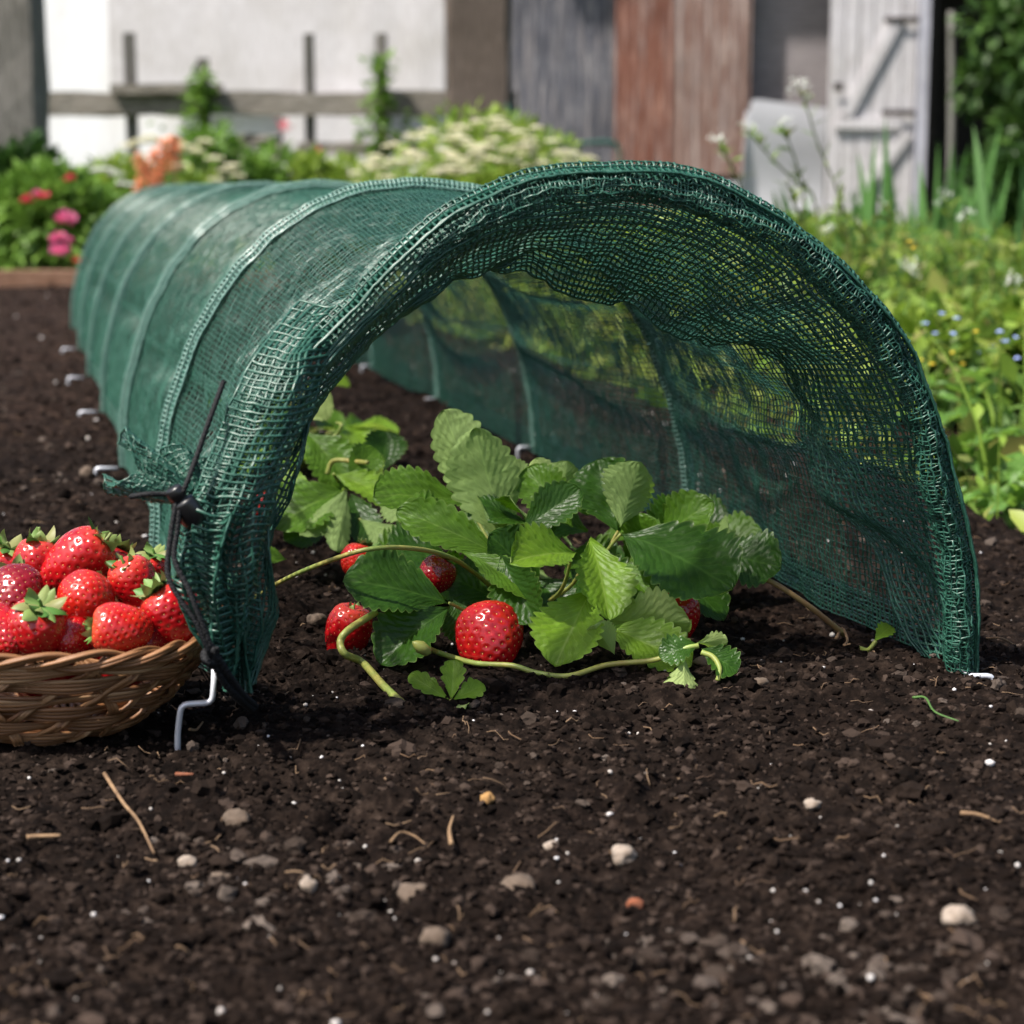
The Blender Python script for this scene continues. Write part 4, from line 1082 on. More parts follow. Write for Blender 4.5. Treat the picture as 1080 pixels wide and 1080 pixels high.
def blades(m, B, Hh, W, lean=.25, mi=0, nseg=6, bend=.25):
    N = len(B); a = RS.uniform(0, 2 * PI, N); ld = np.stack([np.cos(a), np.sin(a), 0 * a], 1) * RS.uniform(0, lean, (N, 1))
    b2 = RS.uniform(0, 2 * PI, N); side = np.stack([np.cos(b2), np.sin(b2), 0 * b2], 1)
    u = np.linspace(0, 1, nseg)
    C_ = B[:, None] + u[None, :, None] * np.array([0, 0, 1.]) * Hh[:, None, None] + ld[:, None] * Hh[:, None, None] * (u[None, :, None] ** 2 * (1 + bend))
    C_[..., 2] -= (np.linalg.norm(ld, axis=1)[:, None] * Hh[:, None] * bend * u[None] ** 3)
    wd = W[:, None] * (np.sin(PI * (u * .72 + .26)) ** .8)[None]; wd[:, -1] = .0004
    V = np.stack([C_ - side[:, None] * wd[..., None] * .5, C_ + np.cross(side, (0, 0, 1.))[:, None] * wd[..., None] * .12, C_ + side[:, None] * wd[..., None] * .5], 2)
    idx = np.arange(N * nseg * 3).reshape(N, nseg, 3)
    f = np.stack([idx[:, :-1, :-1], idx[:, :-1, 1:], idx[:, 1:, 1:], idx[:, 1:, :-1]], -1).reshape(-1, 4)
    return m.raw(V.reshape(-1, 3), f, mi)
GZ = -.035
def bush(name, cx, cyy, rx, ry, z0, z1, n, L, mat, label, cat, group, seed=0, stems=7, lobes=9, wf=.45):
    """plant with an uneven crown made of leaf clumps"""
    rng = np.random.RandomState(seed + 500)
    t = thing(name, (cx, cyy, GZ), label, cat, group)
    hz = (z1 - z0) / 2; cz = (z0 + z1) / 2
    lc = rng.normal(size=(lobes, 3)); lc /= np.linalg.norm(lc, axis=1, keepdims=True); lc *= rng.uniform(.25, .72, (lobes, 1))
    lc = lc * [rx, ry, hz] + [cx, cyy, cz]; lr = rng.uniform(.32, .58, lobes)
    which = rng.randint(lobes, size=n); d = rng.normal(size=(n, 3)); d /= np.linalg.norm(d, axis=1, keepdims=True)
    rr = rng.uniform(.45, 1.05, (n, 1)) ** .6 * lr[which][:, None]
    Pq = lc[which] + d * rr * [rx, ry, hz]; Pq[:, 2] = np.maximum(Pq[:, 2], GZ + .01)
    dd = d + rng.normal(size=(n, 3)) * .5; dd[:, 2] = dd[:, 2] + .15
    ln = L * rng.uniform(.6, 1.3, n)
    m = MB(); leaves(m, Pq, dd, ln, ln * wf); sub(m, 'foliage', mat, t)
    m = MB()
    for k in range(stems):
        e = lc[k % lobes]; b = np.array([cx + rng.uniform(-.3, .3) * rx, cyy + rng.uniform(-.3, .3) * ry, GZ])
        m.tubes(catmull([b, (b + e) / 2 + rng.uniform(-.02, .02, 3), e], 4), np.linspace(.006, .003, 9) * max(1, L / .05), 5)
    sub(m, 'stems', M['stem'], t)
    return t
def umbel(m, c, r, n, s, mi=0):
    """flat or domed head of tiny florets"""
    a = RS.uniform(0, 2 * PI, n); q = np.sqrt(RS.uniform(0, 1, n)) * r
    Pq = np.stack([c[0] + np.cos(a) * q, c[1] + np.sin(a) * q, c[2] + .25 * r * (1 - (q / r) ** 2) + RS.uniform(-.1, .1, n) * r], 1)
    m.blobs(Pq, np.full(n, s), 0, .25, mi)
def rosette(c, r, n, mat, root, name='bloom', s=.5):
    m = MB(); d = rdirs(n, .1); d[:, 1] = -np.abs(d[:, 1]); leaves(m, np.repeat(np.array(c)[None], n, 0), d, np.full(n, r), np.full(n, r * s * 1.5), 0, -.3)
    return sub(m, name, mat, root)

# ---- the setting
mb = MB(); gx2 = np.linspace(-60, 60, 61); gy2 = np.concatenate([np.linspace(-20, 14, 35), np.linspace(18, 160, 30)])
Xg, Yg = np.meshgrid(gx2, gy2); mb.grid(np.stack([Xg, Yg, GZ - .02 + 0 * Xg], -1))
q = NT('garden_earth'); v = q.coord(); f = q.noise(v, 3, 5)
gm = q.bsdf(q.ramp(f, [(.35, (.03, .05, .012)), (.5, (.05, .045, .022)), (.65, (.06, .11, .02))]), .95, .1, q.bump(q.noise(v, 40, 4), .6, .02))
tag(mb.build('ground', gm), 'rough green and brown garden ground beyond the bed', kind='structure')

# ---- bed edging at the far end
M['edge_wood'] = m_wood('edging_timber', ((.10, .05, .03), (.20, .11, .07), (.30, .19, .14)), (1.2, 8, 8))
def irregular_box(m, x0, x1, y0, y1, z0, z1, mi=0, j=.002, nx=1, Mx=None):
    xs = np.linspace(x0, x1, nx + 1)
    G = np.array([[[x, y0, z0], [x, y0, z1], [x, y1, z1], [x, y1, z0]] for x in xs]) + RS.uniform(-j, j, (nx + 1, 4, 3))
    if Mx is not None: G = G @ Mx[:3, :3].T + Mx[:3, 3]
    m.grid(G, mi, wrap=True); n = m.n - 4 * (nx + 1)
    m.f.setdefault(4, []).append((np.array([[n, n + 3, n + 2, n + 1], [n + 4 * nx, n + 4 * nx + 1, n + 4 * nx + 2, n + 4 * nx + 3]]), mi)); return m
m = MB(); irregular_box(m, -2.6, .2, 5.80, 5.86, -.05, .040, nx=12); o = m.build('timber_edging', M['edge_wood'], smooth=False, loc=(-1.2, 5.83, -.05))
tag(o, 'low brown timber board edging the far end of the soil bed', 'garden edging')

# ---- fence
M['fence'] = m_wood('weathered_timber', ((.09, .08, .065), (.20, .18, .155), (.33, .30, .27)), (1, 8, 8))
M['fence_v'] = m_wood('weathered_post', ((.075, .07, .062), (.15, .14, .128), (.24, .225, .205)), (8, 8, 1))
def wx(px, Y): return at(px, 199, Y)[0]
def wz(py, Y): return at(540, py, Y)[2]
FY = 9.4
fen = thing('timber_fence', (wx(230, FY), FY, GZ), 'weathered grey post and rail fence before the white wall, at the left', 'fence')
m = MB(); irregular_box(m, wx(45, FY), wx(545, FY), FY, FY + .045, wz(121, FY), wz(97, FY), nx=14, j=.009); sub(m, 'rail', M['fence'], fen, False)
m = MB(); irregular_box(m, wx(122, FY), wx(238, FY), FY - .05, FY - .004, wz(99, FY), wz(89, FY), nx=4, j=.003); sub(m, 'short_board', M['fence'], fen, False)
m = MB(); irregular_box(m, wx(315, FY), wx(460, FY), FY - .006, FY + .045, wz(163, FY), wz(150, FY), nx=8, j=.006); sub(m, 'low_rail', M['fence'], fen, False)
for px in (139, 216, 326, 402):
    m = MB(); irregular_box(m, wx(px - 5, FY), wx(px + 5, FY), FY + .05, FY + .12, GZ - .1, wz(34, FY) if px != 216 else wz(60, FY), nx=1, j=.006); sub(m, 'post', M['fence_v'], fen, False)
for px0, px1, Yp, lab in ((-14, 45, 7.6, 'thick grey weathered post at the left picture edge'), (471, 538, 9.2, 'broad dark brown wooden post left of the dark corrugated sheet')):
    m = MB(); x0, x1 = wx(px0, Yp), wx(px1, Yp); G = []
    for z in np.linspace(GZ - .1, 2.0, 14): G.append([[x0, Yp, z], [x0 + .02, Yp - .02, z], [x1 - .02, Yp - .02, z], [x1, Yp, z], [x1, Yp + .16, z], [x0, Yp + .16, z]])
    G = np.array(G) + RS.uniform(-.006, .006, (14, 6, 3)); m.grid(G, wrap=True)
    m.raw(G[-1], np.array([[0, 1, 2, 3, 4, 5]]))
    mt = M['fence_v'] if px0 < 0 else m_wood('dark_post', ((.05, .038, .032), (.10, .078, .065), (.15, .12, .105)), (7, 7, 1))
    o = m.build('gate_post', mt, smooth=False, loc=((x0 + x1) / 2, Yp, GZ)); tag(o, lab, 'post')

# ---- walls and sheets
q = NT('white_render'); v = q.coord(); f1 = q.noise(q.coord('Object', (1.6, 1, .35)), 2.4, 6, .7); f2 = q.noise(v, 9, 6, .75); sxx = q.n('ShaderNodeSeparateXYZ'); q.l(v, sxx.inputs[0])
lowd = q.ramp(q.math('ADD', sxx.outputs[2], q.math('MULTIPLY', f2, .5)), [(.25, .75), (.75, 0.0)])
cw = q.mix(q.ramp(f1, [(.45, 0.0), (.72, .6)]), (.80, .80, .82), (.60, .58, .55)); cw = q.mix(q.ramp(f2, [(.60, 0.0), (.72, .5)]), cw, (.55, .53, .50)); cw = q.mix(lowd, cw, (.42, .43, .34))
M['white_wall'] = q.bsdf(cw, .85, .15, q.bump(f2, .4, .006))
m = MB(); irregular_box(m, -9, wx(560, 12.3), 12.3, 12.6, GZ - .1, 2.9, nx=8, j=.0)
o = m.build('white_wall', M['white_wall'], smooth=False, loc=(-3, 12.3, GZ)); tag(o, 'white painted wall behind the fence and the flowers', 'wall')
# greyish boards resting against the wall near the middle
M['pale_board'] = m_wood('pale_boards', ((.48, .45, .45), (.60, .57, .58), (.68, .66, .67)), (5, 5, .8))
m = MB(); irregular_box(m, wx(300, 11.9), wx(400, 11.9), 11.9, 11.95, GZ, wz(100, 11.9), nx=5, j=.004); irregular_box(m, wx(402, 11.92), wx(470, 11.92), 11.92, 11.97, GZ, wz(140, 11.92), nx=4, j=.004)
irregular_box(m, wx(120, 12), wx(470, 12), 12.0, 12.05, wz(100, 12), wz(-120, 12), nx=12, j=.003)
o = m.build('board_panel', M['pale_board'], smooth=False, loc=(wx(360, 11.9), 11.9, GZ)); tag(o, 'pale pinkish grey boards leaning on the white wall behind the fence', 'boards')
def corrugated(px0, px1, py0, py1, Y, mat, name, label, cat='metal sheet', pitch=.055, amp=.006, tilt=0.0, holes=False):
    x0, x1 = wx(px0, Y), wx(px1, Y); z0, z1 = wz(py1, Y), wz(py0, Y)
    X_ = np.linspace(x0, x1, int((x1 - x0) / pitch * 10)); Zz = np.linspace(z0, z1, 12)
    G = np.stack([np.repeat((X_)[None], 12, 0) + (Zz[:, None] - z0) * tilt, Y + amp * np.sin(X_ / pitch * 2 * PI)[None] + 0 * Zz[:, None] + .004 * fbm(X_[None] * 2, Zz[:, None] * 2, o=2), np.repeat(Zz[:, None], len(X_), 1) + .01 * fbm(X_[None] * 3, 0 * Zz[:, None], o=2)], -1)
    m = MB(); m.grid(G); G2 = G.copy(); G2[..., 1] += .004; m.grid(G2[:, ::-1])
    o = m.build(name, mat, loc=((x0 + x1) / 2, Y, z0)); return tag(o, label, cat)
def m_sheet(name, a, b, c, sc=(6, 6, .7)):
    q = NT(name); v = q.coord('Object', sc); f = q.noise(v, 5, 6, .75); g = q.noise(q.coord(), 1.6, 4)
    col = q.ramp(f, [(.36, a), (.5, b), (.62, c)]); col = q.mix(q.ramp(g, [(.46, 0.0), (.62, .7)]), col, tuple(x_ * .55 for x_ in b)); col = q.mix(q.ramp(q.noise(q.coord('Object', (9, 9, .5)), 3, 5, .7), [(.5, 0.0), (.66, .6)]), col, (.33, .29, .28))
    return q.bsdf(col, .7, .3, q.bump(f, .3, .003))
corrugated(536, 650, -110, 250, 11.95, m_sheet('dark_tin', (.055, .055, .068), (.10, .10, .12), (.22, .21, .22)), 'corrugated_sheet', 'dark grey corrugated metal sheet between the brown post and the rusty one')
corrugated(648, 712, -110, 250, 11.88, m_sheet('rusty_tin', (.12, .045, .030), (.19, .075, .050), (.30, .16, .12)), 'corrugated_sheet', 'strongly rusted red brown corrugated sheet in the shed wall')
corrugated(708, 789, -110, 186, 11.82, m_sheet('faded_rust_tin', (.15, .075, .058), (.22, .135, .110), (.34, .26, .23)), 'corrugated_sheet', 'faded pinkish brown corrugated sheet left of the white panel')
m = MB(); irregular_box(m, wx(780, 11.98), wx(874, 11.98), 11.98, 12.03, wz(117, 11.98), wz(-120, 11.98), nx=3, j=.003)
o = m.build('shed_board', m_wood('mauve_boards', ((.20, .175, .18), (.27, .24, .245), (.34, .31, .31)), (.8, 5, 5)), smooth=False, loc=(wx(826, 12), 12, 1)); tag(o, 'mauve grey boarding of the shed above the white panel', 'boards')
# white curved panel
xs = np.linspace(wx(742, 11.7), wx(871, 11.7), 40)
top = np.where(xs < wx(784, 11.7), wz(192, 11.7), wz(105, 11.7) + .0) - .05 * np.clip((xs - wx(800, 11.7)) / .4, 0, 1)
top = np.where((xs >= wx(784, 11.7)) & (xs < wx(790, 11.7)), wz(118, 11.7), top)
rows = np.linspace(0, 1, 20)
G = np.stack([np.repeat(xs[None], 20, 0), 11.74 + .03 * np.sin(rows * 5)[:, None] + .015 * np.sin(xs * 4)[None], GZ + rows[:, None] * (top - GZ)[None]], -1)
m = MB(); m.grid(G); G2 = G.copy(); G2[..., 1] += .01; m.grid(G2[:, ::-1])
o = m.build('white_panel', m_plain('white_sheet', (.60, .60, .64), .5, .4, var=(1.2, (.44, .43, .46))), loc=(wx(800, 11.7), 11.74, GZ)); tag(o, 'smooth whitish sheet panel with rounded corner left of the door', 'panel')
# door
DY = 11.5
M['door'] = m_wood('peeling_white_paint', ((.36, .33, .35), (.56, .54, .56), (.66, .65, .68)), (5, 5, .6))
door = thing('shed_door', (wx(920, DY), DY, wz(252, DY)), 'peeling white plank door with Z bracing beside the dark opening', 'door')
z0, z1 = wz(252, DY), wz(-150, DY)
x0, x1 = wx(872, DY), wx(962, DY); m = MB(); nb = 6
for i in range(nb):
    a = x0 + (x1 - x0) * i / nb; b = x0 + (x1 - x0) * (i + 1) / nb - .006
    irregular_box(m, a, b, DY, DY + .022, z0 + RS.uniform(-.015, .03), z1, nx=1, j=.002)
sub(m, 'planks', M['door'], door, False)
for k, (ya, yb) in enumerate(((125, 136), (-80, -68))):
    m = MB(); irregular_box(m, wx(878, DY), wx(948, DY), DY - .026, DY - .002, wz(yb, DY), wz(ya, DY), nx=3, j=.002); sub(m, 'batten', M['door'], door, False)
for (pa, pb) in (((889, 122), (985, -66)), ((912, 200), (955, 140))):
    a = np.array([wx(pa[0], DY), DY - .014, wz(pa[1], DY)]); b = np.array([wx(pb[0], DY), DY - .014, wz(pb[1], DY)]); 
    if pa[0] == 889: b = np.array([wx(942, DY), DY - .014, wz(18, DY)])
    d = unit(b - a); s_ = np.cross(d, (0, 1, 0)); m = MB()
    G = np.array([[p + s_ * .03 + np.array([0, -.012, 0]), p - s_ * .03 + np.array([0, -.012, 0]), p - s_ * .03 + np.array([0, .012, 0]), p + s_ * .03 + np.array([0, .012, 0])] for p in (a, b)])
    m.grid(G, wrap=True); sub(m, 'brace', M['door'], door, False)
M['iron'] = m_plain('old_iron', (.05, .04, .035), .7, .4, .4)
for py_ in (118, 20):
    m = MB(); irregular_box(m, wx(926, DY), wx(962, DY), DY - .034, DY - .028, wz(py_ + 4, DY), wz(py_ - 2, DY), nx=2, j=.001); sub(m, 'hinge', M['iron'], door, False)
m = MB(); irregular_box(m, wx(875, DY), wx(884, DY), DY - .05, DY - .03, wz(96, DY), wz(88, DY), nx=1, j=.001); sub(m, 'latch', M['iron'], door, False)
m = MB(); irregular_box(m, wx(963, DY), wx(974, DY), DY - .03, DY + .06, GZ, z1, nx=2, j=.003)
o = m.build('door_post', m_wood('bluish_post', ((.30, .30, .36), (.42, .42, .48), (.5, .5, .56)), (6, 6, .8)), smooth=False, loc=(wx(968, DY), DY, GZ)); tag(o, 'narrow bluish white post at the right side of the plank door', 'post')
# open shed behind the foliage: floor-to-roof dark interior with real walls
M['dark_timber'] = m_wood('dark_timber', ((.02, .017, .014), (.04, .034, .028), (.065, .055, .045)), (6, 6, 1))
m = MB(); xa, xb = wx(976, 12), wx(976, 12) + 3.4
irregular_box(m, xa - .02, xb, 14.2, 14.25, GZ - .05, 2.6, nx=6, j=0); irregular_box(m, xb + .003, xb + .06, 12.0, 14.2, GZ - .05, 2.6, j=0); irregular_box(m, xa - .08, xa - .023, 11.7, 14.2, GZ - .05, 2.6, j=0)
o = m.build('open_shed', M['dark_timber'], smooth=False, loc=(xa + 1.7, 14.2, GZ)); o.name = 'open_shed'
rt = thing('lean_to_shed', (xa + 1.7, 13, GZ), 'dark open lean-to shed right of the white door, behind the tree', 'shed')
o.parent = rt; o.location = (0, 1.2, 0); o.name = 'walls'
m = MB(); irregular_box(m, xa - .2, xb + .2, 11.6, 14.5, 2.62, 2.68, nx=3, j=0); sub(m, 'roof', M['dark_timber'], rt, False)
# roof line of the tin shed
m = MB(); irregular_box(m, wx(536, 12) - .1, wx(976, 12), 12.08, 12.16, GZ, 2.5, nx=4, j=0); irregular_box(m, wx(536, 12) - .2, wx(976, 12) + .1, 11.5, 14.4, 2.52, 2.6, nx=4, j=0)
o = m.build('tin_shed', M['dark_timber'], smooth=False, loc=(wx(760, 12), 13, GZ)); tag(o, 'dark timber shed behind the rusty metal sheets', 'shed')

# ---- heap of old planks with red tin
m = MB(); Yp = 8.7
for (a, b, c, d) in ((232, 302, 172, 158), (238, 300, 157, 150), (250, 290, 149, 142)):
    irregular_box(m, wx(a, Yp), wx(b, Yp), Yp, Yp + .3, wz(c, Yp), wz(d, Yp), nx=3, j=.008)
irregular_box(m, wx(236, Yp), wx(243, Yp), Yp + .02, Yp + .1, GZ, wz(173, Yp), j=.003); irregular_box(m, wx(286, Yp), wx(296, Yp), Yp + .02, Yp + .1, GZ, wz(173, Yp), j=.003)
o = m.build('old_bench', M['fence'], smooth=False, loc=(wx(266, Yp), Yp, GZ)); tag(o, 'weathered plank bench stacked with boards before the fence', 'bench')
def clump_of(name, px, py, Y, r, n, L, mat, label, cat, group=None):
    c = at(px, py, Y); m = MB(); d = rdirs(n, 0); Pq = c + RS.normal(size=(n, 3)) * r * .4; leaves(m, Pq, d, np.full(n, L), np.full(n, L * .7))
    o = m.build(name, mat, loc=c); return tag(o, label, cat, group)

# ---- flower bed on the left
GF = 'plants in the flower bed beyond the soil'
def pb(name, px, Y, hw, py0, py1, n, L, mat, label, cat='shrub', seed=0, ry=None, **k):
    """bush between two heights as seen at distance Y"""
    return bush(name, wx(px, Y), Y, hw * Y / FP, ry or hw * Y / FP * .8, max(GZ, wz(py1, Y)), wz(py0, Y), n, L, mat, label, cat, GF, seed, **k)
pb('leafy_shrub', 18, 6.9, 46, 150, 300, 2600, .055, M['f_dark'], 'dark green shrub in front of the thick grey post', seed=1)
rb = pb('pink_flowering_plant', 62, 6.25, 84, 160, 322, 3400, .05, M['f_mid'], 'bushy green plant with round pink blooms near the left post', 'flowering plant', seed=2)
for (px, py, r, mt) in ((70, 235, 24, 'pink'), (62, 254, 18, 'pink'), (64, 268, 22, 'pink'), (46, 209, 15, 'rosy'), (29, 213, 14, 'rosy'), (39, 206, 11, 'pink'), (74, 190, 12, 'rosy'), (84, 278, 16, 'rosy'), (72, 256, 12, 'pink')):
    rosette(at(px, py, 6.0), r * 6.0 / FP * .62, 30, M[mt], rb)
pb('leafy_shrub', 100, 6.4, 60, 215, 325, 2600, .045, M['f_mid'], 'low green leaves crowding the timber edging', seed=3)
pb('leafy_shrub', -60, 6.5, 70, 170, 325, 2600, .055, M['f_mid'], 'green shrub at the far left outside the post', seed=33)
yr = pb('yarrow', 110, 7.3, 70, 146, 300, 2600, .05, M['f_lime'], 'green plant with flat white flower heads before the white wall', 'flowering plant', seed=4)
yr2 = pb('yarrow', 215, 7.3, 76, 128, 290, 3000, .05, M['f_mid'], 'taller plant with cream flower plates left of the old bench', 'flowering plant', seed=5)
for root, L_ in ((yr, ((28, 160), (40, 156), (112, 180), (122, 184), (104, 180), (60, 200), (45, 164), (126, 194), (133, 196))), (yr2, ((148, 150), (158, 146), (168, 150), (136, 154), (196, 155), (206, 160), (190, 175), (184, 180), (226, 168), (238, 180), (250, 186), (228, 190), (216, 150), (246, 176)))):
    for px, py in L_:
        m = MB(); umbel(m, at(px, py, 7.0), .032, 46, .0055); sub(m, 'flower_head', M['cream' if root is yr2 else 'whitef'], root)
sn = thing('snapdragon', (wx(165, 6.6), 6.6, GZ), 'spires of apricot orange flowers just behind the far end of the tunnel', 'flowering plant', GF)
m = MB(); ms = MB()
for (px, y0, y1) in ((148, 165, 208), (155, 172, 214), (163, 158, 205), (172, 152, 190), (180, 148, 182), (185, 152, 178), (168, 170, 212)):
    for py in np.arange(y0, y1, 3.6):
        c = at(px + RS.uniform(-4, 4), py + RS.uniform(-2, 2), 6.6); d = rdirs(7, .1); leaves(m, np.repeat(c[None], 7, 0), d, np.full(7, .026), np.full(7, .019))
    b = np.array([wx(px, 6.6), 6.6, GZ]); ms.tubes(np.array([b, at(px, y0, 6.6)]), .004, 5)
sub(m, 'flower_spikes', M['orange'], sn); sub(ms, 'stems', M['stem'], sn)
pb('leafy_shrub', 180, 7.0, 60, 185, 310, 2400, .05, M['f_lime'], 'yellow green foliage below the apricot spires', seed=6)
pb('leafy_shrub', 290, 7.6, 66, 150, 300, 2600, .05, M['f_mid'], 'mid green foliage between the bench and the cream flowers', seed=7)
pb('leafy_shrub', 350, 7.6, 56, 146, 300, 2600, .045, M['f_lime'], 'light green plant left of the big cream flower mound', seed=8)
lm = pb('cream_flower_mound', 500, 5.6, 135, 126, 330, 9000, .035, M['f_lime'], 'big lime green mound covered with cream flower clusters, above the tunnel', 'flowering plant', seed=9, lobes=16)
m = MB()
rng = np.random.RandomState(4)
for i in range(96):
    u = rng.uniform(-1, 1); px = 500 + u * 126; top_ = 131 + 48 * abs(u) ** 2.4 + (8 if u < 0 else 0); py = top_ + rng.uniform(-8, 46)
    m = MB(); umbel(m, at(px, py, 5.6 - .45 * (1 - u * u) * rng.uniform(.8, 1.2)), rng.uniform(.016, .030), 36, .0038); sub(m, 'flower_head', M['cream'], lm)
clump_of('red_flower', 300, 134, 8.9, .035, 40, .018, M['rosy'], 'dark pink flower leaning over the end of the old bench', 'flower', GF)
clump_of('red_flower', 336, 160, 8.6, .016, 20, .018, M['rosy'], 'small pink bloom right of the bench, before the low rail', 'flower', GF)
def climber(px, Y, y0, y1, label, n=420):
    t = thing('climbing_plant', (wx(px, Y), Y, GZ), label, 'climber', GF)
    z = RS.uniform(wz(y1, Y), wz(y0, Y), n); x_ = wx(px, Y) + RS.normal(size=n) * .045 * (1 + .5 * np.sin(z * 14)); yy = Y + RS.normal(size=n) * .03
    m = MB(); d = rdirs(n, 0); d[:, 2] -= .3; leaves(m, np.stack([x_, yy, z], 1), d, RS.uniform(.035, .07, n), RS.uniform(.02, .045, n)); sub(m, 'foliage', M['f_mid'], t)
    m = MB(); m.tubes(catmull([(wx(px, Y), Y, GZ), (wx(px + 4, Y), Y - .02, .4), (wx(px - 2, Y), Y, wz(y0, Y))], 6), .006, 5); sub(m, 'stems', M['stem'], t)
climber(402, 9.3, 60, 200, 'leafy climber growing up the right fence post')
climber(214, 9.3, 78, 175, 'leafy climber on the fence post behind the cream plates', 300)
# garden hose loops / green pipe by the dark sheet
m = MB(); m.tubes(catmull([at(534, 110, 8.9), at(543, 128, 8.9), at(556, 150, 8.9), at(600, 152, 8.9), at(640, 150, 8.9), at(652, 156, 8.9), at(654, 175, 8.9), at(655, 250, 8.9)], 8), .012, 8)
o = m.build('garden_hose', m_plain('dark_green_hose', (.012, .06, .045), .5, .4), loc=at(600, 152, 8.9)); tag(o, 'dark green hose looping before the grey corrugated sheet', 'hose')

# ---- weedy ground right of the bed and behind
GW = 'wild plants right of the bed'
def wild_xy(n, l0, l1, y0, y1):
    l_ = RS.uniform(l0, l1, n); t = RS.uniform(y0, y1, n); p = TO[None] + LT * l_[:, None] + AX * t[:, None]; return p[:, 0], p[:, 1]
mb = MB()
n = 52000; x, y = wild_xy(n, EDGE - .02, 4.2, -.4, 9.5)
l_ = lat(x, y); k = (x < .38 * y + .25) & (y > .9); x, y, l_ = x[k], y[k], l_[k]
hh = .03 + .16 * np.clip((l_ - EDGE) / .42, 0, 1) * (.5 + .5 * (fbm(x * 2.2, y * 2.2, o=2, seed=61) + .5)); z = GZ + RS.uniform(0, 1, len(x)) * hh
Ln = (.010 + RS.gamma(1.6, .010, len(x))) * (.8 + .06 * y); leaves(mb, np.stack([x, y, z], 1), rdirs(len(x), .2), Ln, Ln * .5)
n = 5200; x, y = wild_xy(n, EDGE, 4.0, .2, 9.5); k = (x < .38 * y + .25); x, y = x[k], y[k]; N = len(x)
blades(mb, np.stack([x, y, 0 * x + GZ], 1), RS.uniform(.08, .22, N), RS.uniform(.003, .006, N), .6)
o = mb.build('low_weeds', M['f_weed']); tag(o, 'sunny tangle of low weeds and grass covering the ground beside the bed', 'weeds', kind='stuff')
mb = MB()
n = 16000; x, y = wild_xy(n, -3.2, EDGE + .1, 5.1, 9.5); k = (y > 5.95); x, y = x[k], y[k]; N = len(x); Ln = RS.uniform(.03, .06, N)
leaves(mb, np.stack([x, y, GZ + RS.uniform(0, .12, N)], 1), rdirs(N, .3), Ln, Ln * .5)
o = mb.build('flower_bed_undergrowth', M['f_mid']); tag(o, 'low green undergrowth filling the flower bed beyond the timber edging', 'undergrowth', kind='stuff')
# lusher clumps that show through the net
for i, (l0, t0, w_, h_, mt, lab) in enumerate((
    (1.15, 1.5, .24, .26, 'f_lime', 'bright green weed clump beside the bed, showing through the net'),
    (1.10, 2.3, .26, .30, 'f_weed', 'yellow green clump seen through the middle of the right net wall'),
    (1.25, 3.2, .30, .34, 'f_lime', 'light green clump farther along beside the bed'),
    (1.3, 4.3, .34, .36, 'f_mid', 'mid green clump seen through the far net wall'),
    (1.8, 3.8, .36, .34, 'f_weed', 'tall weed clump behind the arch of the net'),
    (1.6, .95, .22, .20, 'f_lime', 'leafy light green clump right of the arch'),
    (2.2, 2.2, .34, .26, 'f_weed', 'rounded green clump below the irises'),
    (1.9, 1.5, .26, .18, 'f_lime', 'soft lime green clump with round leaves at the right'),
    (2.9, 2.9, .36, .24, 'f_weed', 'green clump at the right picture edge under the irises'),
    (1.05, .75, .12, .10, 'f_weed', 'small low clump close to the right leg of the net'))):
    p = TO + LT * (l0 - .13) + AX * t0
    bush('weed_clump', p[0], p[1], w_, w_, GZ, h_ * .56, int(1500 + 6000 * w_), .035 + .015 * (i % 3), M[mt], lab, 'weeds', GW, 70 + i, wf=.6)
# irises: clumps of sword leaves
def iris(px, Y, n, y0, label, sp_=.09, tall=1.0):
    b0 = np.array([wx(px, Y), Y, GZ]); t = thing('iris_clump', b0, label, 'iris', 'iris clumps before the shed')
    hmax = (wz(y0, Y) - GZ) * tall * 1.32
    for i in range(n):
        B = b0 + np.array([RS.uniform(-1, 1) * sp_, RS.uniform(-1, 1) * sp_, 0])
        m = MB(); blades(m, B[None], np.array([hmax * RS.uniform(.62, 1.0)]), np.array([RS.uniform(.024, .036)]), .26, nseg=9, bend=.1); sub(m, 'leaf', M['f_iris'], t)
iris(912, 4.6, 7, 172, 'sword shaped leaves standing before the foot of the white door')
iris(952, 4.9, 6, 196, 'thinner iris leaves at the right side of the door', .08)
iris(1010, 4.2, 9, 172, 'dense iris leaves before the dark opening', .10)
iris(1058, 4.4, 10, 165, 'tallest iris leaves at the right picture edge', .12)
iris(985, 5.4, 7, 190, 'iris leaves farther back below the overhanging tree', .10)
iris(860, 4.9, 5, 205, 'few iris leaves behind the right shoulder of the net', .08)
iris(1110, 4.6, 9, 175, 'iris leaves just beyond the right frame edge', .12)
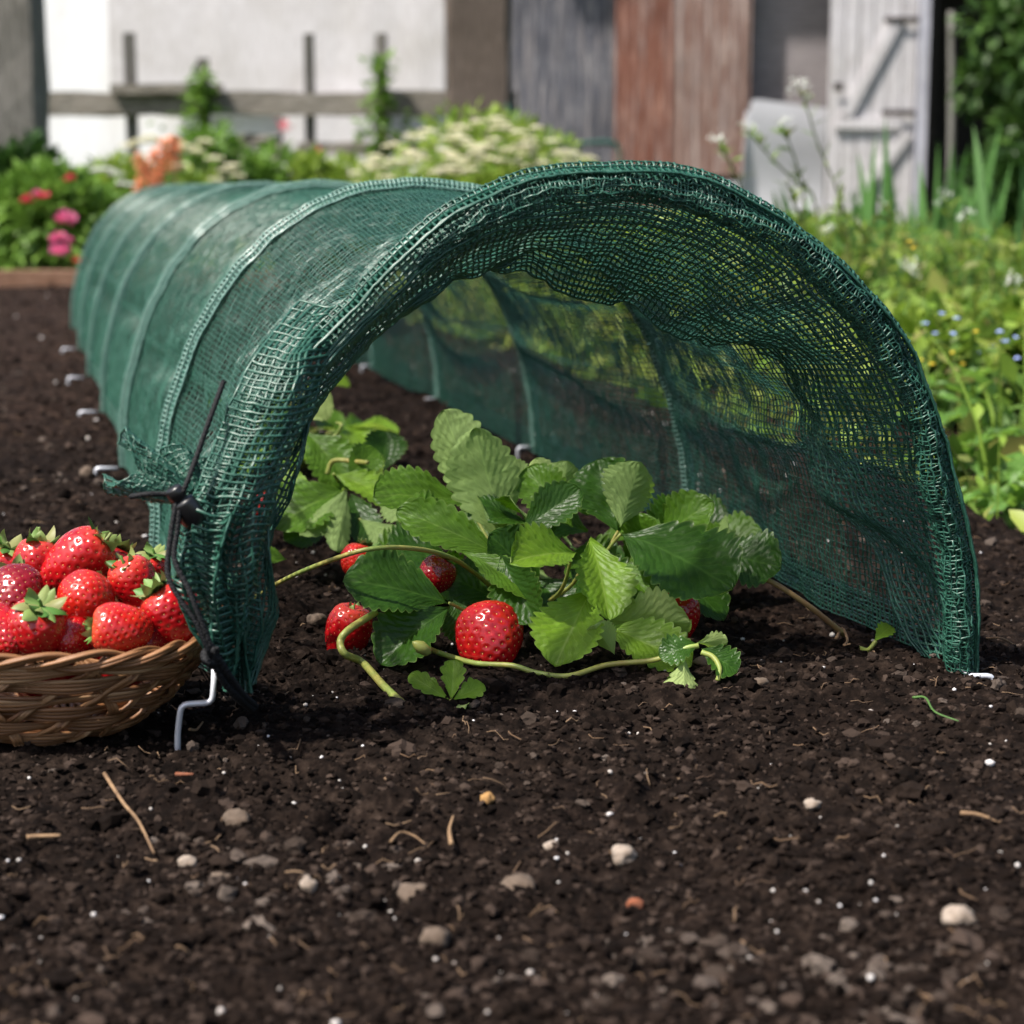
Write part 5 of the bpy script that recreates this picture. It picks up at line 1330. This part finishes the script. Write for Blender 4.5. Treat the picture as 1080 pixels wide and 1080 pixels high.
# tall thin weeds with small white flower heads
def tall_weed(base, pts, heads, label, r=.0022, Y=3.2, side=()):
    b = np.array([wx(base, Y), Y, GZ]); P_ = [b] + [at(px, py, Y - .02 * i) for i, (px, py) in enumerate(pts)]
    t = thing('tall_weed', b, label, 'weed', 'tall flowering weeds'); m = MB(); Pc = catmull(P_, 8); m.tubes(Pc, np.linspace(r, r * .5, len(Pc)), 6)
    for s_ in side: Ps = catmull([at(px, py, Y) for px, py in s_], 6); m.tubes(Ps, r * .5, 5)
    sub(m, 'stalk', M['stem'], t)
    for (px, py, s_) in heads:
        m = MB(); c = at(px, py, Y - .04); d = rdirs(16, .1); leaves(m, np.repeat(c[None], 16, 0) + RS.normal(size=(16, 3)) * .002 * s_, d, np.full(16, .0022 * s_), np.full(16, .0018 * s_)); sub(m, 'flower_head', M['whitef'], t)
    m = MB(); n = 26; k = RS.randint(4, len(Pc) - 3, n); leaves(m, Pc[k], rdirs(n, .5), RS.uniform(.015, .035, n), RS.uniform(.004, .008, n)); sub(m, 'leaves', M['f_weed'], t)
tall_weed(905, [(896, 262), (884, 205), (862, 150), (850, 110), (842, 92)], [(838, 88, 2.6), (848, 90, 2.6), (843, 100, 2), (833, 96, 1.8), (851, 104, 2)], 'tallest weed, leaning left before the shed boards, topped by white flowers')
tall_weed(852, [(848, 220), (842, 180), (832, 150), (827, 138)], [(826, 133, 2.6), (830, 128, 2), (823, 130, 1.8)], 'upright weed before the white panel with a dark topped head')
tall_weed(870, [(862, 225), (838, 192), (812, 165), (797, 148), (789, 138)], [(787, 136, 2.4), (794, 134, 2.2), (783, 131, 1.8)], 'weed arching far left across the white panel')
tall_weed(790, [(782, 215), (776, 186), (766, 165), (757, 152)], [(757, 149, 2.8), (764, 166, 2.2), (752, 146, 2), (762, 150, 2)], 'short weed rising just above the crown of the net arch')
tall_weed(1018, [(1017, 300), (1016, 260), (1015, 238)], [(1014, 229, 2.6), (1020, 224, 2)], 'straight weed stalk with a pale head before the irises')
tall_weed(1000, [(1002, 250), (999, 225), (998, 212)], [(998, 207, 3.0), (990, 214, 1.8)], 'weed with one white button head below the overhanging tree', Y=3.6)
tall_weed(960, [(958, 320), (960, 295), (960, 288)], [(958, 284, 3.0), (966, 286, 2.6), (954, 278, 2), (968, 280, 2)], 'low weed with an open white flower in the bright greenery')
tall_weed(872, [(874, 262), (873, 248)], [(875, 241, 2.8), (868, 243, 2)], 'small white headed weed right behind the net shoulder')
tall_weed(1068, [(1066, 350), (1064, 320), (1064, 300)], [(1066, 295, 2.4), (1074, 297, 2)], 'weed with an ochre seed head near the right edge', Y=2.9)
for base_, pts_, lab_ in ((842, [(848, 262), (838, 215), (829, 190)], 'bare green weed stalk leaning left over the net shoulder'), (888, [(892, 270), (884, 225), (890, 195)], 'leafy unflowered weed stalk before the left side of the door'), (928, [(930, 280), (938, 240), (934, 215)], 'leafy weed stalk before the lower door planks'), (900, [(902, 300), (912, 262), (906, 235)], 'shorter leafy weed stalk close to the net shoulder'), (1042, [(1042, 330), (1048, 290), (1040, 250)], 'leafy stalk rising before the tallest irises')):
    tall_weed(base_, pts_, [(pts_[-1][0], pts_[-1][1], .9)], lab_, r=.003, Y=3.0)
# blue forget-me-nots
fm = thing('forget_me_not', gp(1040, 410), 'patch of tiny sky blue flowers in the weeds at the right', 'flowering plant', GW)
m = MB()
for (px, py) in ((1070, 356), (1047, 365), (1060, 360), (993, 331), (1009, 336), (976, 341), (986, 352), (1055, 350), (1062, 393), (1030, 372), (1005, 352), (1072, 378)):
    m = MB(); umbel(m, at(px, py, 2.5), .004, 7, .0019); sub(m, 'bloom', M['bluef'], fm)
m = MB(); b = gp(1040, 410); n = 500; a = RS.uniform(0, 2 * PI, n); rr = np.sqrt(RS.uniform(0, 1, n)) * .16
leaves(m, np.stack([b[0] + rr * np.cos(a), b[1] + .25 + rr * np.sin(a) * 1.2, RS.uniform(GZ, .09, n)], 1), rdirs(n, .3), RS.uniform(.012, .028, n), RS.uniform(.006, .012, n)); sub(m, 'foliage', M['f_weed'], fm)
yf = thing('buttercup', gp(985, 420), 'weed with tiny yellow flowers in the greenery right of the arch', 'flowering plant', GW)
m = MB()
for (px, py) in ((983, 384), (1004, 372), (1014, 384), (964, 262), (1030, 350), (973, 380), (1020, 400), (960, 255)): 
    m = MB(); umbel(m, at(px, py, 2.4), .003, 6, .0016); sub(m, 'bloom', M['yellowf'], yf)
m = MB(); b = gp(985, 420); leaves(m, np.stack([b[0] + RS.normal(size=260) * .05, b[1] + .1 + RS.normal(size=260) * .06, RS.uniform(GZ, .08, 260)], 1), rdirs(260, .3), RS.uniform(.01, .025, 260), RS.uniform(.004, .01, 260)); sub(m, 'foliage', M['f_weed'], yf)
# dandelion-like rosettes with toothed leaves
def toothed(L, hw, seed, curl=.3):
    nu, nv = 61, 9; U = np.linspace(0, 1, nu)[:, None]; V_ = np.linspace(-1, 1, nv)[None]
    w = (.25 + .75 * U) * np.sin(PI * np.clip(U * .93 + .05, 0, 1)) ** .6; w = w * (1 - .5 * ((U * 6.5) % 1) * (U < .85)); w[-1] = 0
    z = hw * .3 * np.abs(V_) - L * curl * U ** 2 + hw * .25 * np.sin(U * 16 + seed) * V_ ** 2 + .25 * L * np.sin(U * PI)
    return MB().grid(np.stack([hw * w * V_, L * U + 0 * V_, z], -1), 0, np.stack([U + 0 * V_, V_ + 0 * U], -1))
M['dande'] = m_leaf('weed_leaf', (.12, .25, .045), (.22, .34, .13), (.25, .36, .12))
def rosette_plant(px, py, n, L, label, seed, tilt=.5, spec_=None):
    c = gp(px, py); c[2] = on(c[0], c[1]) if lat(c[0], c[1]) < EDGE else GZ
    t = thing('dandelion_rosette', c, label, 'weed', GW); rng = np.random.RandomState(seed)
    for i in range(n):
        a = i * 2 * PI / n + rng.uniform(-.3, .3); el_ = rng.uniform(.1, 1.0) * tilt; l_ = L * rng.uniform(.7, 1.15)
        d = np.array([math.cos(a) * math.cos(el_), math.sin(a) * math.cos(el_), math.sin(el_)]); xv = unit(np.cross(d, (0, 0, 1))); zv = np.cross(xv, d)
        m = toothed(l_, l_ * .24, seed + i, .35); m.v = [v @ np.stack([xv, d, zv], 1).T + c for v in m.v]; sub(m, 'leaf', M['dande'], t)
rosette_plant(1070, 520, 11, .085, 'light green toothed rosette at the right picture edge on bare soil', 3, 1.3)
rosette_plant(1018, 478, 9, .085, 'pale leaved rosette just right of the net, partly behind it', 5, 1.5)
rosette_plant(1040, 452, 8, .11, 'rosette with a tall upcurled leaf behind the pale one', 8, 1.7)
rosette_plant(1095, 470, 9, .10, 'toothed rosette cut by the right picture edge', 11, 1.2)
rosette_plant(1000, 425, 8, .10, 'rosette in the weeds a little behind the net edge', 14, 1.4)

# ---- tree at the right, hanging before the open shed
def tree(px, Y, hgt, crown, n, L, label, seed, mat, droop=0, name='tree'):
    rng = np.random.RandomState(seed); b = np.array([wx(px, Y), Y, GZ - .05]); t = thing(name, b, label, 'tree')
    top_ = b + np.array([.15, 0, hgt * .62]); m = MB(); tr_ = catmull([b, b + np.array([.03, 0, hgt * .3]), top_], 8); m.tubes(tr_, np.linspace(.055, .028, len(tr_)) * hgt / 2.4, 9)
    tips = []
    for i in range(16):
        s0 = tr_[rng.randint(5, len(tr_))]; d = unit(rng.normal(size=3) + (0, 0, .25)); e = s0 + d * crown * rng.uniform(.5, 1.0); mid = (s0 + e) / 2 + np.array([0, 0, .12]); br = catmull([s0, mid, e], 5)
        m.tubes(br, np.linspace(.018, .005, len(br)) * hgt / 2.4, 6); tips += [e, (mid + e) / 2, mid]
    sub(m, 'trunk', M['barkm'], t)
    tips = np.array(tips); k = rng.randint(len(tips), size=n); d = rng.normal(size=(n, 3)); d /= np.linalg.norm(d, axis=1, keepdims=True)
    cl = rng.uniform(.5, 1.2, len(tips)) * crown * .34
    Pq = tips[k] + d * (rng.uniform(0, 1, n) ** .5 * cl[k])[:, None]; dd = d + rng.normal(size=(n, 3)) * .5; dd[:, 2] -= droop
    m = MB(); ln = L * rng.uniform(.6, 1.3, n); leaves(m, Pq, dd, ln, ln * .5); sub(m, 'crown', mat, t)
tree(1105, 9.0, 2.3, .44, 5200, .075, 'leafy green tree hanging in front of the dark open shed', 3, M['f_dark2'], .5)
tree(1215, 9.6, 3.0, .9, 7000, .09, 'larger tree beyond the right picture edge', 5, M['f_dark'], .3)
bush('leafy_shrub', wx(1085, 8.2), 8.2, .32, .3, GZ, .5, 3600, .07, M['f_dark'], 'dark green shrub under the hanging tree at the right edge', 'shrub', GW, 41)
m = MB(); Yp = 10.2; m.tubes(catmull([(wx(1003, Yp), Yp, GZ), (wx(1001, Yp), Yp, .6), (wx(996, Yp), Yp, 1.2)], 5), np.linspace(.022, .016, 11), 8)
o = m.build('thin_post', m_wood('pale_pole', ((.1, .1, .09), (.18, .175, .16), (.25, .245, .23)), (6, 6, 1)), loc=(wx(1003, Yp), Yp, GZ)); tag(o, 'thin pale pole standing in the dark opening behind the irises', 'pole')
# screen of trees beyond the walls, for the sky line
for i, (x_, Yq) in enumerate(((-7.5, 17), (-3, 19), (2, 18), (6.5, 16))):
    tree(540, 1, 1, 1, 1, .1, '', 1, M['f_dark']) if False else None
# loose grasses and weeds standing before the door
for i, (px, Y, n_, h_, lab) in enumerate(((838, 3.9, 120, .26, 'tuft of fine grass behind the right shoulder of the net'), (880, 3.6, 150, .30, 'grass tuft below the left edge of the white door'), (935, 3.8, 150, .27, 'grass tuft below the right side of the door'), (1000, 3.4, 150, .25, 'grass tuft among the irises'), (1060, 3.5, 160, .27, 'grass tuft at the right picture edge'), (1035, 2.7, 90, .17, 'short grass tuft in front of the irises'), (960, 2.9, 90, .17, 'short grass tuft right of the arch of the net'))):
    b0 = np.array([wx(px, Y), Y, GZ]); t = thing('grass_tuft', b0, lab, 'grass', GW); m = MB()
    B = b0[None] + np.stack([RS.normal(size=n_) * .07, RS.normal(size=n_) * .07, 0 * RS.uniform(size=n_)], 1)
    blades(m, B, h_ * RS.uniform(.5, 1.1, n_), RS.uniform(.003, .008, n_), .45); sub(m, 'blades', M['f_iris' if i % 2 else 'f_weed'], t)
    m = MB(); k = n_ * 2; q = B[RS.randint(n_, size=k)] + RS.normal(size=(k, 3)) * .02; q[:, 2] = RS.uniform(.02, h_ * .75, k)
    leaves(m, q, rdirs(k, .3), RS.uniform(.015, .04, k), RS.uniform(.008, .02, k)); sub(m, 'leaves', M['f_weed'], t)
# ================================================================== CAMERA, LIGHT
cam = bpy.data.cameras.new('camera'); co = bpy.data.objects.new('camera', cam); C.objects.link(co)
bpy.context.scene.camera = co
co.location = (0, 0, H); co.rotation_euler = (PI / 2 - PITCH, 0, 0)
cam.sensor_width = 36; cam.lens = 36 * FP / 1080; cam.clip_start = .02; cam.clip_end = 400
cam.dof.use_dof = True; cam.dof.focus_distance = 1.13; cam.dof.aperture_fstop = 9.0; cam.dof.aperture_blades = 7
w = bpy.data.worlds.new('World'); bpy.context.scene.world = w; w.use_nodes = True
nt = w.node_tree; bg = nt.nodes['Background']; sky = nt.nodes.new('ShaderNodeTexSky'); sky.sky_type = 'NISHITA'; sky.sun_disc = False
SUN = unit((-.46, -.30, .84))
el = math.asin(SUN[2]); az = math.atan2(SUN[0], SUN[1])
sky.sun_elevation = el; sky.sun_rotation = az
sky.air_density = 1.2; sky.dust_density = 3.0; sky.ozone_density = 1.0
nt.links.new(sky.outputs[0], bg.inputs[0]); bg.inputs[1].default_value = .10
L = bpy.data.lights.new('sun', 'SUN'); L.energy = 4.6; L.angle = math.radians(1.6); L.color = (1, .95, .87)
lo = bpy.data.objects.new('sun', L); C.objects.link(lo); lo.location = (-3, 1, 5)
lo.rotation_euler = Vector(SUN).to_track_quat('Z', 'Y').to_euler()
sc = bpy.context.scene
sc.view_settings.view_transform = 'Standard'; sc.view_settings.look = 'None'; sc.view_settings.gamma = 1; sc.view_settings.exposure = 0.88
sc.cycles.max_bounces = 6; sc.cycles.diffuse_bounces = 3; sc.cycles.glossy_bounces = 2; sc.cycles.transmission_bounces = 4; sc.cycles.transparent_max_bounces = 6
sc.cycles.use_denoising = True
try: sc.cycles.denoiser = 'OPENIMAGEDENOISE'
except Exception: pass
sc.cycles.use_adaptive_sampling = True; sc.cycles.adaptive_threshold = .02
